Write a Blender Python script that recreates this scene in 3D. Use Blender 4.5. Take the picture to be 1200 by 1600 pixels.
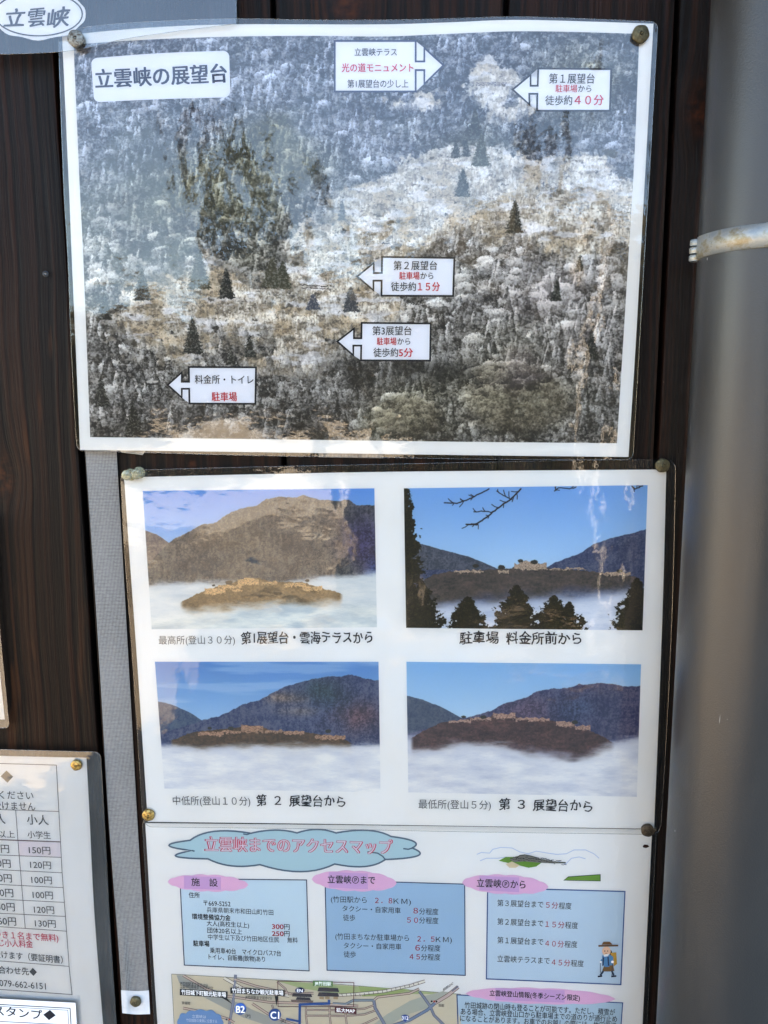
import bpy, bmesh, math, random
import numpy as np
from mathutils import Vector, Matrix

random.seed(7)
for o in list(bpy.data.objects):
    bpy.data.objects.remove(o)
SC = bpy.context.scene
COL = SC.collection
R = math.radians

# ------------------------------------------------------------------ camera
F = 1250.0                                  # focal length in pixels of the 1200x1600 photograph
PITCH, YAW, ROLL = R(8.9), R(1.5), math.asin(-0.005)
CAM = np.array([0.0, -0.62, 1.5])
_f = np.array([-math.sin(YAW) * math.cos(PITCH), math.cos(YAW) * math.cos(PITCH), -math.sin(PITCH)])
_r0 = np.array([math.cos(YAW), math.sin(YAW), 0.0])
_u0 = np.cross(_r0, _f)
_r = _r0 * math.cos(ROLL) + _u0 * math.sin(ROLL)
_u = _u0 * math.cos(ROLL) - _r0 * math.sin(ROLL)
cam = bpy.data.cameras.new('camera')
cam.sensor_fit = 'VERTICAL'
cam.sensor_height = 36
cam.lens = F / 1600 * 36
cam.clip_start = 0.01
cam.clip_end = 2000
camo = bpy.data.objects.new('camera', cam)
COL.objects.link(camo)
camo.matrix_world = Matrix(((_r[0], _u[0], -_f[0], CAM[0]), (_r[1], _u[1], -_f[1], CAM[1]),
                            (_r[2], _u[2], -_f[2], CAM[2]), (0, 0, 0, 1)))
SC.camera = camo

# ------------------------------------------------------------------ sky, sun, exposure
SUN_EL, SUN_AZ = R(34), R(-30)              # azimuth from +Y towards +X; the sun stands behind the wall, to the left
W = bpy.data.worlds.new('World')
SC.world = W
W.use_nodes = True
wt = W.node_tree
wt.nodes.clear()
sky = wt.nodes.new('ShaderNodeTexSky')
sky.sky_type = 'NISHITA'
sky.sun_disc = False
sky.sun_elevation = SUN_EL
sky.sun_rotation = SUN_AZ
sky.air_density = 1.0
sky.dust_density = 0.0
sky.ozone_density = 6.0
bg = wt.nodes.new('ShaderNodeBackground')
bg.inputs[1].default_value = 0.15
wo = wt.nodes.new('ShaderNodeOutputWorld')
wt.links.new(sky.outputs[0], bg.inputs[0])
wt.links.new(bg.outputs[0], wo.inputs[0])
sun = bpy.data.lights.new('sun', 'SUN')
sun.energy = 5.0
sun.angle = R(0.5)
sun.color = (1.0, 0.91, 0.80)
suno = bpy.data.objects.new('sun', sun)
COL.objects.link(suno)
sd = Vector((math.sin(SUN_AZ) * math.cos(SUN_EL), math.cos(SUN_AZ) * math.cos(SUN_EL), math.sin(SUN_EL)))
suno.rotation_euler = sd.to_track_quat('Z', 'Y').to_euler()
suno.location = (0, 0, 6)
SC.view_settings.view_transform = 'Standard'
SC.view_settings.look = 'None'
SC.view_settings.exposure = 3.24
SC.view_settings.gamma = 1.0
SC.view_settings.use_curve_mapping = False
SC.view_settings.use_white_balance = True          # the camera was balanced for open shade
SC.view_settings.white_balance_temperature = 9800
SC.view_settings.white_balance_tint = 14
SC.cycles.max_bounces = 8
SC.cycles.transparent_max_bounces = 16
SC.cycles.sample_clamp_indirect = 6

# ------------------------------------------------------------------ helpers
def at(px, py, d=0.0):
    """point of the wall plane (shifted d metres towards the viewer) that photograph pixel px,py shows"""
    v = _f + _r * (px - 600) / F - _u * (py - 800) / F
    t = (-CAM[1] - d) / v[1]
    p = CAM + v * t
    return Vector((float(p[0]), float(p[1]), float(p[2])))

def tag(o, label=None, cat=None, group=None, kind=None):
    if label: o['label'] = label
    if cat: o['category'] = cat
    if group: o['group'] = group
    if kind: o['kind'] = kind
    return o

def empty(name, loc=(0, 0, 0)):
    o = bpy.data.objects.new(name, None)
    o.empty_display_size = 0.05
    COL.objects.link(o)
    o.location = loc
    return o

def obj(name, me, parent=None, mats=None, smooth=False):
    o = bpy.data.objects.new(name, me)
    COL.objects.link(o)
    if mats:
        for m in mats:
            me.materials.append(m)
    if smooth:
        me.polygons.foreach_set('use_smooth', [True] * len(me.polygons))
    if parent:
        o.parent = parent
        o.matrix_parent_inverse = Matrix.Translation(-Vector(parent.location))
    return o

def from_bm(name, bm, parent=None, mats=None, smooth=False):
    me = bpy.data.meshes.new(name)
    bm.normal_update()
    bm.to_mesh(me)
    bm.free()
    return obj(name, me, parent, mats, smooth)

def pydata(name, vs, fs, parent=None, mats=None, smooth=False):
    me = bpy.data.meshes.new(name)
    me.from_pydata([tuple(v) for v in vs], [], fs)
    me.update()
    return obj(name, me, parent, mats, smooth)

def box_bm(x0, x1, y0, y1, z0, z1, bev=0.0, seg=2, bm=None):
    b = bm or bmesh.new()
    vs = [b.verts.new(p) for p in ((x0, y0, z0), (x1, y0, z0), (x1, y1, z0), (x0, y1, z0),
                                   (x0, y0, z1), (x1, y0, z1), (x1, y1, z1), (x0, y1, z1))]
    fs = [b.faces.new([vs[i] for i in q]) for q in ((3, 2, 1, 0), (4, 5, 6, 7), (0, 1, 5, 4), (1, 2, 6, 5), (2, 3, 7, 6), (3, 0, 4, 7))]
    if bev:
        es = set(e for f in fs for e in f.edges)
        bmesh.ops.bevel(b, geom=list(es), offset=bev, segments=seg, profile=0.5, affect='EDGES')
    return b

def lathe(profile, n=32, bm=None, M=Matrix.Identity(4)):
    """profile: (radius, height) pairs, spun about local +Z"""
    b = bm or bmesh.new()
    rings = []
    for r, h in profile:
        if r < 1e-7:
            rings.append([b.verts.new(M @ Vector((0, 0, h)))])
        else:
            rings.append([b.verts.new(M @ Vector((r * math.cos(2 * math.pi * k / n), r * math.sin(2 * math.pi * k / n), h))) for k in range(n)])
    for a, c in zip(rings[:-1], rings[1:]):
        for k in range(n):
            k2 = (k + 1) % n
            if len(a) == 1 and len(c) == 1: continue
            if len(a) == 1: b.faces.new([a[0], c[k], c[k2]])
            elif len(c) == 1: b.faces.new([a[k], a[k2], c[0]])
            else: b.faces.new([a[k], a[k2], c[k2], c[k]])
    return b

# ------------------------------------------------------------------ materials
class N:
    def __init__(s, name):
        s.m = bpy.data.materials.new(name)
        s.m.use_nodes = True
        s.t = s.m.node_tree
        s.t.nodes.clear()
        s.out = s.t.nodes.new('ShaderNodeOutputMaterial')
    def n(s, typ, **kw):
        nd = s.t.nodes.new('ShaderNode' + typ)
        ins = kw.pop('ins', {})
        for k, v in kw.items(): setattr(nd, k, v)
        for k, v in ins.items(): s.set(nd, k, v)
        return nd
    def set(s, nd, k, v):
        i = nd.inputs[k]
        if isinstance(v, bpy.types.NodeSocket): s.t.links.new(v, i)
        else: i.default_value = v
    def math(s, op, a, b=None, c=None, clamp=False):
        nd = s.n('Math', operation=op, use_clamp=clamp)
        s.set(nd, 0, a)
        if b is not None: s.set(nd, 1, b)
        if c is not None: s.set(nd, 2, c)
        return nd.outputs[0]
    def noise(s, vec, scale, detail=4, rough=0.55, dist=0.0, dims='3D'):
        nd = s.n('TexNoise', noise_dimensions=dims, ins={'Scale': scale, 'Detail': detail, 'Roughness': rough, 'Distortion': dist})
        if vec is not None: s.set(nd, 'Vector', vec)
        return nd.outputs[0]
    def ramp(s, fac, stops, mode='LINEAR'):
        nd = s.n('ValToRGB')
        cr = nd.color_ramp
        cr.interpolation = mode
        while len(cr.elements) > 1: cr.elements.remove(cr.elements[-1])
        cr.elements[0].position = stops[0][0]
        cr.elements[0].color = (*stops[0][1], 1) if not isinstance(stops[0][1], float) else (stops[0][1],) * 3 + (1,)
        for p, c in stops[1:]:
            e = cr.elements.new(p)
            e.color = (*c, 1) if not isinstance(c, float) else (c, c, c, 1)
        s.set(nd, 0, fac)
        return nd.outputs[0]
    def mix(s, fac, a, b, mode='MIX'):
        nd = s.n('Mix', data_type='RGBA', blend_type=mode)
        for k, v in ((0, fac), (6, a), (7, b)):
            if isinstance(v, tuple) and len(v) == 3: v = (*v, 1)
            s.set(nd, k, v)
        return nd.outputs[2]
    def pos(s, scale=(1, 1, 1), off=(0, 0, 0), obj=False):
        g = s.n('TexCoord').outputs['Object'] if obj else s.n('NewGeometry').outputs['Position']
        mp = s.n('Mapping', ins={0: g, 'Scale': scale, 'Location': off})
        return mp.outputs[0]
    def bsdf(s, color, rough=0.6, metal=0.0, spec=0.5, bump=None, bd=0.001, bs=1.0, coat=0.0):
        p = s.n('BsdfPrincipled')
        s.set(p, 'Base Color', (*color, 1) if isinstance(color, tuple) and len(color) == 3 else color)
        s.set(p, 'Roughness', rough)
        s.set(p, 'Metallic', metal)
        s.set(p, 'Specular IOR Level', spec)
        if coat: s.set(p, 'Coat Weight', coat)
        if bump is not None:
            b = s.n('Bump', ins={'Height': bump, 'Distance': bd, 'Strength': bs})
            s.set(p, 'Normal', b.outputs[0])
        s.t.links.new(p.outputs[0], s.out.inputs[0])
        return s.m

def lin(c):
    """display colour 0..255 to linear"""
    out = []
    for v in c:
        v = v / 255.0
        out.append(v / 12.92 if v <= 0.04045 else ((v + 0.055) / 1.055) ** 2.4)
    return tuple(out)

_ink = {}
def ink(c):
    if c not in _ink:
        n = N('ink')
        _ink[c] = n.bsdf(lin(c), 0.7, spec=0.15)
    return _ink[c]

def wood_mat():
    n = N('dark_stained_cedar')
    g = n.n('NewGeometry').outputs['Position']
    sp = n.n('SeparateXYZ', ins={0: g})
    x, z = sp.outputs[0], sp.outputs[2]
    oi = n.n('ObjectInfo').outputs['Random']
    xw = x
    knotmask = None
    # grain flows round the knots
    for (kx, kz, s, st) in KNOTS:
        dx = n.math('SUBTRACT', xw, kx)
        dz = n.math('MULTIPLY', n.math('SUBTRACT', z, kz), st)
        r2 = n.math('ADD', n.math('MULTIPLY', dx, dx), n.math('MULTIPLY', dz, dz))
        e = n.math('EXPONENT', n.math('MULTIPLY', r2, -1.0 / (s * s)))
        xw = n.math('SUBTRACT', xw, n.math('MULTIPLY', dx, n.math('MULTIPLY', e, 0.93)))
        km = n.math('EXPONENT', n.math('MULTIPLY', r2, -3.2 / (s * s)))
        knotmask = km if knotmask is None else n.math('MAXIMUM', knotmask, km)
    # slow waviness of the grain along the board
    wv = n.noise(n.pos((3, 1, 1.6)), 1.0, 2)
    xw = n.math('ADD', xw, n.math('MULTIPLY', n.math('SUBTRACT', wv, 0.5), 0.035))
    wv2 = n.noise(n.pos((20, 1, 14)), 1.0, 2)
    xw = n.math('ADD', xw, n.math('MULTIPLY', n.math('SUBTRACT', wv2, 0.5), 0.0035))
    cv = n.n('CombineXYZ', ins={0: xw, 1: n.math('MULTIPLY', oi, 7.0), 2: n.math('MULTIPLY', z, 0.006)})
    rings = n.noise(cv.outputs[0], 210.0, 1.5, 0.55)          # annual rings, about 4-5 mm apart
    cvf = n.n('CombineXYZ', ins={0: xw, 1: n.math('MULTIPLY', oi, 3.0), 2: n.math('MULTIPLY', z, 0.02)})
    fib = n.noise(cvf.outputs[0], 1400.0, 3, 0.6)             # fibres
    cvb = n.n('CombineXYZ', ins={0: xw, 1: n.math('MULTIPLY', oi, 5.0), 2: n.math('MULTIPLY', z, 0.1)})
    broad = n.noise(cvb.outputs[0], 22.0, 3, 0.5)
    ringc = n.ramp(rings, [(0.40, (0.0014, 0.0007, 0.0005)), (0.50, (0.010, 0.0040, 0.0022)), (0.60, (0.034, 0.0125, 0.0052))])
    warm = n.mix(n.ramp(broad, [(0.35, 0.0), (0.65, 1.0)]), ringc, (0.85, 0.62, 0.55), 'MULTIPLY')
    tone = n.mix(n.math('MULTIPLY', fib, 0.6), warm, (0.010, 0.0055, 0.004))
    # a few orange streaks along the grain
    sm = n.ramp(n.noise(cvb.outputs[0], 95.0, 1, 0.5), [(0.66, 0.0), (0.72, 1.0)])
    sm = n.math('MULTIPLY', sm, n.ramp(n.noise(n.pos((2, 2, 5)), 1.0, 2), [(0.45, 0.0), (0.6, 1.0)]))
    tone = n.mix(n.math('MULTIPLY', sm, 0.55), tone, (0.085, 0.030, 0.010))
    kc = n.mix(n.ramp(n.noise(n.pos((120, 1, 160)), 1.0, 3), [(0.4, 0.0), (0.7, 1.0)]), (0.010, 0.004, 0.003), (0.10, 0.030, 0.009))
    tone = n.mix(n.math('MULTIPLY', knotmask, 0.85), tone, kc)
    # pale flecks and scratches
    fl = n.ramp(n.noise(n.pos((420, 1, 110)), 1.0, 1, 0.4), [(0.805, 0.0), (0.83, 1.0)])
    tone = n.mix(n.math('MULTIPLY', fl, 0.6), tone, (0.22, 0.17, 0.13))
    h = n.math('ADD', rings, n.math('MULTIPLY', fib, 0.3))
    h = n.math('SUBTRACT', h, n.math('MULTIPLY', knotmask, 0.3))
    rough = n.ramp(fib, [(0.3, 0.42), (0.7, 0.62)])
    tone = n.mix(1.0, tone, (.62, .52, .48), 'MULTIPLY')
    return n.bsdf(tone, rough, spec=0.13, bump=h, bd=0.0022, bs=0.9)

def film_mat(name, disp=1.0, haze=0.008, seed=0.0, ior=1.55):
    n = N(name)
    big = n.noise(n.pos((9, 9, 6), (seed, 0, 0)), 1.0, 3, 0.5)
    mid = n.noise(n.pos((60, 60, 90), (seed, 3, 0)), 1.0, 2, 0.5)
    fine = n.noise(n.pos((330, 330, 420), (seed, 0, 3)), 1.0, 2, 0.5)
    h = n.math('ADD', n.math('MULTIPLY', big, .6), n.math('ADD', n.math('MULTIPLY', mid, 0.022), n.math('MULTIPLY', fine, 0.0045)))
    b = n.n('Bump', ins={'Height': h, 'Distance': 0.009 * disp, 'Strength': 1.0})
    fr = n.n('Fresnel', ins={'IOR': ior, 'Normal': b.outputs[0]})
    gl = n.n('BsdfGlossy', ins={'Color': (1, 1, 1, 1), 'Roughness': 0.035, 'Normal': b.outputs[0]})
    tr = n.n('BsdfTransparent', ins={'Color': (0.985, 0.985, 0.98, 1)})
    df = n.n('BsdfDiffuse', ins={'Color': (0.75, 0.75, 0.72, 1)})
    sm = n.ramp(n.noise(n.pos((25, 1, 12), (seed, 0, 0)), 1.0, 4), [(0.35, haze * 0.4), (0.75, haze * 1.6)])
    m1 = n.n('MixShader', ins={0: sm})
    n.t.links.new(tr.outputs[0], m1.inputs[1]); n.t.links.new(df.outputs[0], m1.inputs[2])
    m2 = n.n('MixShader', ins={0: fr.outputs[0]})
    n.t.links.new(m1.outputs[0], m2.inputs[1]); n.t.links.new(gl.outputs[0], m2.inputs[2])
    n.t.links.new(m2.outputs[0], n.out.inputs[0])
    return n.m

def paper_mat(name, col=(0.85, 0.845, 0.825)):
    n = N(name)
    a = n.noise(n.pos((14, 1, 9)), 1.0, 5, 0.6)
    c = n.mix(n.ramp(a, [(0.3, 0.0), (0.75, 1.0)]), col, tuple(v * 0.955 * w for v, w in zip(col, (1.0, 0.995, 0.985))))
    return n.bsdf(c, 0.75, spec=0.1)

def brass_mat(name, base, dark, rough=0.35, seed=0):
    n = N(name)
    a = n.noise(n.pos((500, 500, 500), (seed, 0, 0), obj=False), 1.0, 4, 0.65)
    b = n.noise(n.pos((160, 160, 160), (seed, 4, 0)), 1.0, 3, 0.6)
    c = n.mix(n.ramp(a, [(0.40, 0.0), (0.62, 1.0)]), base, dark)
    return n.bsdf(c, n.ramp(b, [(0.3, rough), (0.7, rough + 0.25)]), metal=0.85, bump=a, bd=0.0006)

# ------------------------------------------------------------------ numpy painter for the printed photographs
rng = np.random.default_rng(11)
def up(g, h, w):
    gh, gw = g.shape
    y = np.linspace(0, gh - 1.001, h); x = np.linspace(0, gw - 1.001, w)
    yi = y.astype(int); xi = x.astype(int)
    fy = (y - yi)[:, None]; fx = (x - xi)[None, :]
    fy = fy * fy * (3 - 2 * fy); fx = fx * fx * (3 - 2 * fx)
    a = g[yi][:, xi]; b = g[yi][:, xi + 1]; c = g[yi + 1][:, xi]; d = g[yi + 1][:, xi + 1]
    return (a * (1 - fx) + b * fx) * (1 - fy) + (c * (1 - fx) + d * fx) * fy
def fbm(h, w, cx, cy, octs=4, gain=0.5):
    """cx, cy: cell size in pixels of the coarsest octave; returns about 0..1"""
    out = np.zeros((h, w)); amp = 1.0; tot = 0
    for k in range(octs):
        gx = max(2, int(w / max(cx, 1)) + 2); gy = max(2, int(h / max(cy, 1)) + 2)
        out += amp * up(rng.random((gy, gx)), h, w)
        tot += amp; amp *= gain; cx /= 2; cy /= 2
    return out / tot
def sst(a, b, x):
    t = np.clip((x - a) / (b - a), 0, 1)
    return t * t * (3 - 2 * t)
def lerp3(a, b, t):
    return a + (b - a) * t[..., None]
def C3(*c): return np.array(c, float) / 255
def blob(U, V, u, v, ru, rv):
    return np.exp(-(((U - u) / ru) ** 2 + ((V - v) / rv) ** 2))
def to_image(name, a):
    h, w, _ = a.shape
    im = bpy.data.images.new(name, w, h)
    px = np.ones((h, w, 4), np.float32)
    px[..., :3] = np.clip(a[::-1], 0, 1)
    im.pixels.foreach_set(px.ravel())
    im.update()
    im.pack()
    return im
def print_mat(name, arr):
    n = N(name)
    t = n.n('TexImage', image=to_image(name, arr), interpolation='Cubic', extension='EXTEND')
    n.set(t, 0, n.n('UVMap').outputs[0])
    return n.bsdf(t.outputs[0], 0.6, spec=0.2)

def paint_forest():
    H_, W_ = 960, 1290
    V, U = np.mgrid[0:H_, 0:W_].astype(float)
    V /= H_; U /= W_
    wob = (fbm(H_, W_, 160, 110, 4) - 0.5) * 0.16
    wob2 = (fbm(H_, W_, 160, 110, 4) - 0.5) * 0.16
    Uw, Vw = U + wob, V + wob2
    mead = np.zeros((H_, W_))
    for u, v, ru, rv, s in ((.73, .12, .07, .06, .9), (.77, .19, .05, .05, .9), (.60, .14, .06, .04, .7), (.84, .42, .28, .14, 1.4), (.62, .42, .18, .12, 1.2), (.70, .30, .14, .07, .9),
                            (.46, .55, .12, .07, 1.2), (.50, .42, .08, .10, .9), (.30, .60, .12, .05, .9), (.40, .68, .18, .09, 1.3), (.22, .66, .16, .09, 1.2), (.12, .76, .12, .07, 1.1),
                            (.38, .79, .14, .05, 1.1), (.53, .66, .07, .08, 1.1), (.58, .56, .05, .06, .9)):
        mead = np.maximum(mead, s * blob(Uw, Vw, u, v, ru, rv))
    mead = mead + (fbm(H_, W_, 30, 24, 4, .7) - .5) * .55
    mead = sst(.38, .62, mead)
    # crown shading
    shade = fbm(H_, W_, 22, 16, 3) * 0.5
    treem = np.zeros((H_, W_))
    def conifer(cx, cy, hh, bright, wd=0.30):
        ww = hh * wd
        x0, x1 = int(cx - ww), int(cx + ww) + 1
        y0, y1 = int(cy - hh), int(cy) + 1
        if x0 < 0 or y0 < 0 or x1 >= W_ or y1 >= H_: return
        yy, xx = np.mgrid[y0:y1, x0:x1]
        t = (yy - y0) / hh
        nb = max(3, int(hh / 6))
        j = (t * nb) % 1.0
        half = ww * t ** 0.8 * (0.80 + 0.20 * j)
        dx = xx - cx
        m = np.abs(dx) < half
        s = bright * (0.60 + 0.22 * (1 - j) - .46 * dx / (half + 1)) * (1.08 - .5 * t)
        s = np.where(np.abs(dx) > half * .86, s * .35, s)
        shade[y0:y1, x0:x1][m] = s[m]
        treem[y0:y1, x0:x1][m] = 1
    def crown(cx, cy, r, bright):
        x0, x1 = int(cx - r), int(cx + r) + 1
        y0, y1 = int(cy - r * .8), int(cy + r * .7) + 1
        if x0 < 0 or y0 < 0 or x1 >= W_ or y1 >= H_: return
        yy, xx = np.mgrid[y0:y1, x0:x1]
        dx = (xx - cx) / r; dy = (yy - cy) / (r * .75)
        m = dx * dx + dy * dy + rng.normal(0, .12, dx.shape) < 1
        s = bright * (0.55 - 0.55 * dy - 0.15 * dx)
        shade[y0:y1, x0:x1][m] = np.clip(s, .03, 1.2)[m]
        treem[y0:y1, x0:x1][m] = 1
    n = 5600
    ys = np.sort(rng.random(n)); xs = rng.random(n); ys = np.clip(ys + rng.normal(0, .012, n), 0, .999)
    for y, x in zip(ys, xs):
        iy, ix = int(y * (H_ - 1)), int(x * (W_ - 1))
        if mead[iy, ix] > .5: continue
        size = 16 + 14 * y + (6 if y > .75 else 0)
        b = (.30 + .62 * rng.random() ** 1.2) * (1 - .14 * float(sst(.76, .9, y)))
        con = y < .5 or rng.random() < .5
        if con and rng.random() < .80: conifer(ix, iy, size * (1.2 + 1.0 * rng.random()), b)
        else: crown(ix, iy, size * (.6 + .6 * rng.random()), b * .9)
    grove = np.zeros((H_, W_))
    for (gx, gy, gu, gv, cnt, r0) in ((820, 622, 88, 50, 150, 17), (640, 650, 55, 34, 70, 14), (800, 585, 60, 20, 30, 14)):
        pts_ = sorted((gy + gv * math.sin(a) * q, gx + gu * math.cos(a) * q) for a, q in zip(rng.random(cnt) * 6.283, rng.random(cnt) ** .5))
        for py_, px_ in pts_:
            cx_, cy_ = (px_ - 130) / 850 * W_, (py_ - 55) / 634 * H_
            dome = 1 - ((px_ - gx) / gu) * .35 - ((py_ - gy) / gv) * .45
            crown(cx_, cy_, r0 * (.8 + .7 * rng.random()), (.42 + .25 * rng.random()) * dome)
        grove = np.maximum(grove, sst(1.25, .75, np.hypot((U * 850 + 130 - gx) / gu, (V * 634 + 55 - gy) / gv) + wob * 2))
    nz = fbm(H_, W_, 5.2, 4.2, 2, .6) * .75 + fbm(H_, W_, 13, 10, 2, .6) * .5
    nz = (nz - nz.mean()) / nz.std()
    big = fbm(H_, W_, 90, 60, 4)
    fine = fbm(H_, W_, 2.6, 2.4, 1); fine = (fine - fine.mean()) / fine.std()
    # region colours
    dark = np.ones((H_, W_, 3)) * C3(46, 42, 38)
    snow = np.ones((H_, W_, 3)) * C3(230, 226, 220)
    far = sst(.62, .2, V)  # upper rows bluer: distance haze plus the film's sky sheen, painted into the print
    dark = lerp3(dark, C3(58, 68, 90), far * .85)
    snow = lerp3(snow, C3(208, 217, 235), far * .85)
    green = np.clip(1.3 * blob(Uw, Vw, .27, .40, .11, .13) + 1.1 * blob(Uw, Vw, .32, .28, .08, .05) + .8 * blob(Uw, Vw, .70, .26, .07, .06) + .9 * blob(Uw, Vw, .60, .93, .08, .08)
                    + .9 * blob(Uw, Vw, .82, .87, .10, .09) + .5 * blob(Uw, Vw, .1, .42, .1, .08) + .8 * blob(Uw, Vw, .9, .12, .09, .09), 0, 1)
    dark = lerp3(dark, C3(58, 55, 34), green * .9)
    snow = lerp3(snow, C3(196, 188, 154), green * .75)
    dark = lerp3(dark, C3(66, 58, 46), grove * .8); snow = lerp3(snow, C3(176, 164, 138), grove * .75)
    tan = np.clip(blob(Uw, Vw, .86, .66, .12, .1) * .7 + blob(Uw, Vw, .85, .83, .09, .03) * .9, 0, 1)
    dark = lerp3(dark, C3(92, 80, 78), tan); snow = lerp3(snow, C3(216, 200, 196), tan * .7)
    cover = .42 - .02 * far - .30 * green + .22 * blob(Uw, Vw, .8, .68, .22, .13) - .10 * sst(.8, 1, V) - .18 * blob(Uw, Vw, .5, .93, .3, .05) + (big - .5) * 2.0
    val = nz * .42 + fine * .30 + (shade - .36) * 2.9 + cover
    img = lerp3(dark, snow, sst(-1.35, 2.1, val))
    img *= (0.74 + .50 * np.clip(shade, 0, 1))[..., None]
    # bare larch and snow clearings
    st = fbm(H_, W_, 3.2, 11, 2, .6); st2 = fbm(H_, W_, 26, 16, 4, .6)
    base = lerp3(C3(162, 148, 130), C3(238, 231, 220), sst(.32, .66, st * .55 + st2 * .45))
    base = lerp3(base, C3(190, 164, 130), sst(.5, .72, fbm(H_, W_, 60, 40, 3)) * .55)
    twig = fbm(H_, W_, 6, 3.5, 3, .7) - .35 * (st2 - .5)
    base = lerp3(base, C3(104, 94, 84), sst(.52, .74, twig) * .85)
    wht = sst(.56, .72, fbm(H_, W_, 50, 14, 4))
    base = lerp3(base, C3(238, 238, 242), wht * .7)
    base = base * (.90 + .22 * np.clip(fbm(H_, W_, 40, 30, 4, .7) * 2 - .5, 0, 1) + fine * .035)[..., None]
    base = lerp3(base, C3(222, 224, 232), far * .4)
    edge = sst(.15, .85, mead + (nz * .22))
    img = lerp3(img, base, edge * np.where(treem > 0, .45, 1))
    for _ in range(420):
        cx, cy = rng.random() * W_, rng.random() * H_
        if edge[int(cy), int(cx)] < .6: continue
        r = 3 + 9 * rng.random() ** 2
        x0, x1, y0, y1 = max(0, int(cx - 2 * r)), min(W_, int(cx + 2 * r)), max(0, int(cy - r)), min(H_, int(cy + r))
        yy, xx = np.mgrid[y0:y1, x0:x1]
        kk = np.clip(1.1 - ((xx - cx) / (1.5 * r)) ** 2 - ((yy - cy) / (.8 * r)) ** 2 + nz[y0:y1, x0:x1] * .45, 0, 1) * (.35 + .5 * rng.random())
        img[y0:y1, x0:x1] = lerp3(img[y0:y1, x0:x1], C3(66, 60, 52), kk)
    # lone conifers standing in the clearings
    def lone(px, py, hpx, wd=.30, c1=(34, 34, 30)):
        cx = (px - 130) / 850 * W_; cy = (py - 55) / 634 * H_; hh = hpx / 634 * H_; ww = hh * wd
        x0, x1, y0, y1 = int(cx - ww), int(cx + ww) + 1, int(cy - hh), int(cy) + 1
        x0 = max(x0, 0); y0 = max(y0, 0); x1 = min(x1, W_ - 1); y1 = min(y1, H_ - 1)
        yy, xx = np.mgrid[y0:y1, x0:x1]
        t = (yy - y0) / hh; nb = max(4, int(hh / 8)); j = (t * nb) % 1
        half = ww * np.clip(t, 0, 1) ** .8 * (.72 + .28 * j)
        m = np.abs(xx - cx + rng.normal(0, 1.4, yy.shape)) < half
        sn = sst(.2, 1.4, fine[y0:y1, x0:x1] * 1.1 + (1 - j) * .3 + (cx - xx) / (ww + 1) * .5 - .1)
        col = lerp3(np.ones(yy.shape + (3,)) * C3(*c1), C3(170, 168, 160), sn * .5)
        img[y0:y1, x0:x1][m] = col[m]
    for a in ((388, 560, 36), (298, 555, 60), (352, 468, 50), (310, 452, 62, .34, (62, 58, 42)), (800, 366, 52), (718, 308, 46), (735, 214, 42), (706, 248, 30), (722, 246, 28),
              (745, 262, 52, .3, (58, 58, 42)), (533, 344, 34, .22, (80, 86, 96)), (904, 424, 26), (548, 487, 40, .4, (64, 68, 74)), (488, 484, 26, .5, (70, 76, 90)),
              (220, 470, 52), (160, 500, 44), (358, 572, 28), (424, 450, 50, .4, (72, 68, 52)), (440, 452, 44, .4, (70, 68, 52)), (200, 690, 60, .3, (40, 38, 32)), (150, 640, 50, .3, (44, 42, 38)),
              (580, 210, 34, .2, (88, 94, 106)), (562, 206, 32, .2, (88, 94, 106)), (596, 214, 30, .2, (88, 94, 106)), (930, 560, 44), (870, 470, 36), (640, 560, 40)):
        lone(*a)
    # terraces and small buildings
    def dash(px0, py0, px1, py1, wpx, c):
        x0, x1 = [int((p - 130) / 850 * W_) for p in (px0, px1)]
        for x in range(x0, x1):
            y = int((py0 + (py1 - py0) * (x - x0) / max(1, x1 - x0) - 55) / 634 * H_)
            img[y:y + wpx, x] = C3(*c)
    for k in range(3): dash(736, 133 + 2 * k, 784, 134 + 2 * k, 1, (60, 60, 78))
    dash(468, 446, 522, 448, 2, (52, 48, 50)); dash(470, 450, 516, 452, 2, (64, 56, 56)); dash(468, 442, 520, 444, 2, (232, 232, 238))
    dash(222, 598, 243, 598, 4, (214, 206, 196)); dash(222, 602, 243, 602, 4, (50, 46, 44)); dash(596, 379, 608, 379, 4, (60, 56, 56)); dash(598, 380, 606, 380, 2, (210, 206, 200))
    # leafy raggedness: pull the drawing about by a few pixels
    wy = ((fbm(H_, W_, 8, 7, 3, .8) - .5) * 11 + rng.normal(0, .3, (H_, W_))).astype(int)
    wx = ((fbm(H_, W_, 8, 7, 3, .8) - .5) * 9 + rng.normal(0, .3, (H_, W_))).astype(int)
    yy, xx = np.mgrid[0:H_, 0:W_]
    img = img[np.clip(yy + wy, 0, H_ - 1), np.clip(xx + wx, 0, W_ - 1)]
    dk = .6 * blob(Uw, Vw, .55, .81, .14, .03) + .7 * blob(U, V, .68, .83, .06, .03) + .8 * blob(U, V, .60, .80, .03, .03)
    img *= (1 - .55 * np.clip(dk + (nz * .08), 0, 1))[..., None]
    img += (rng.random((H_, W_, 1)) - .5) * .035
    return img

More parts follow.
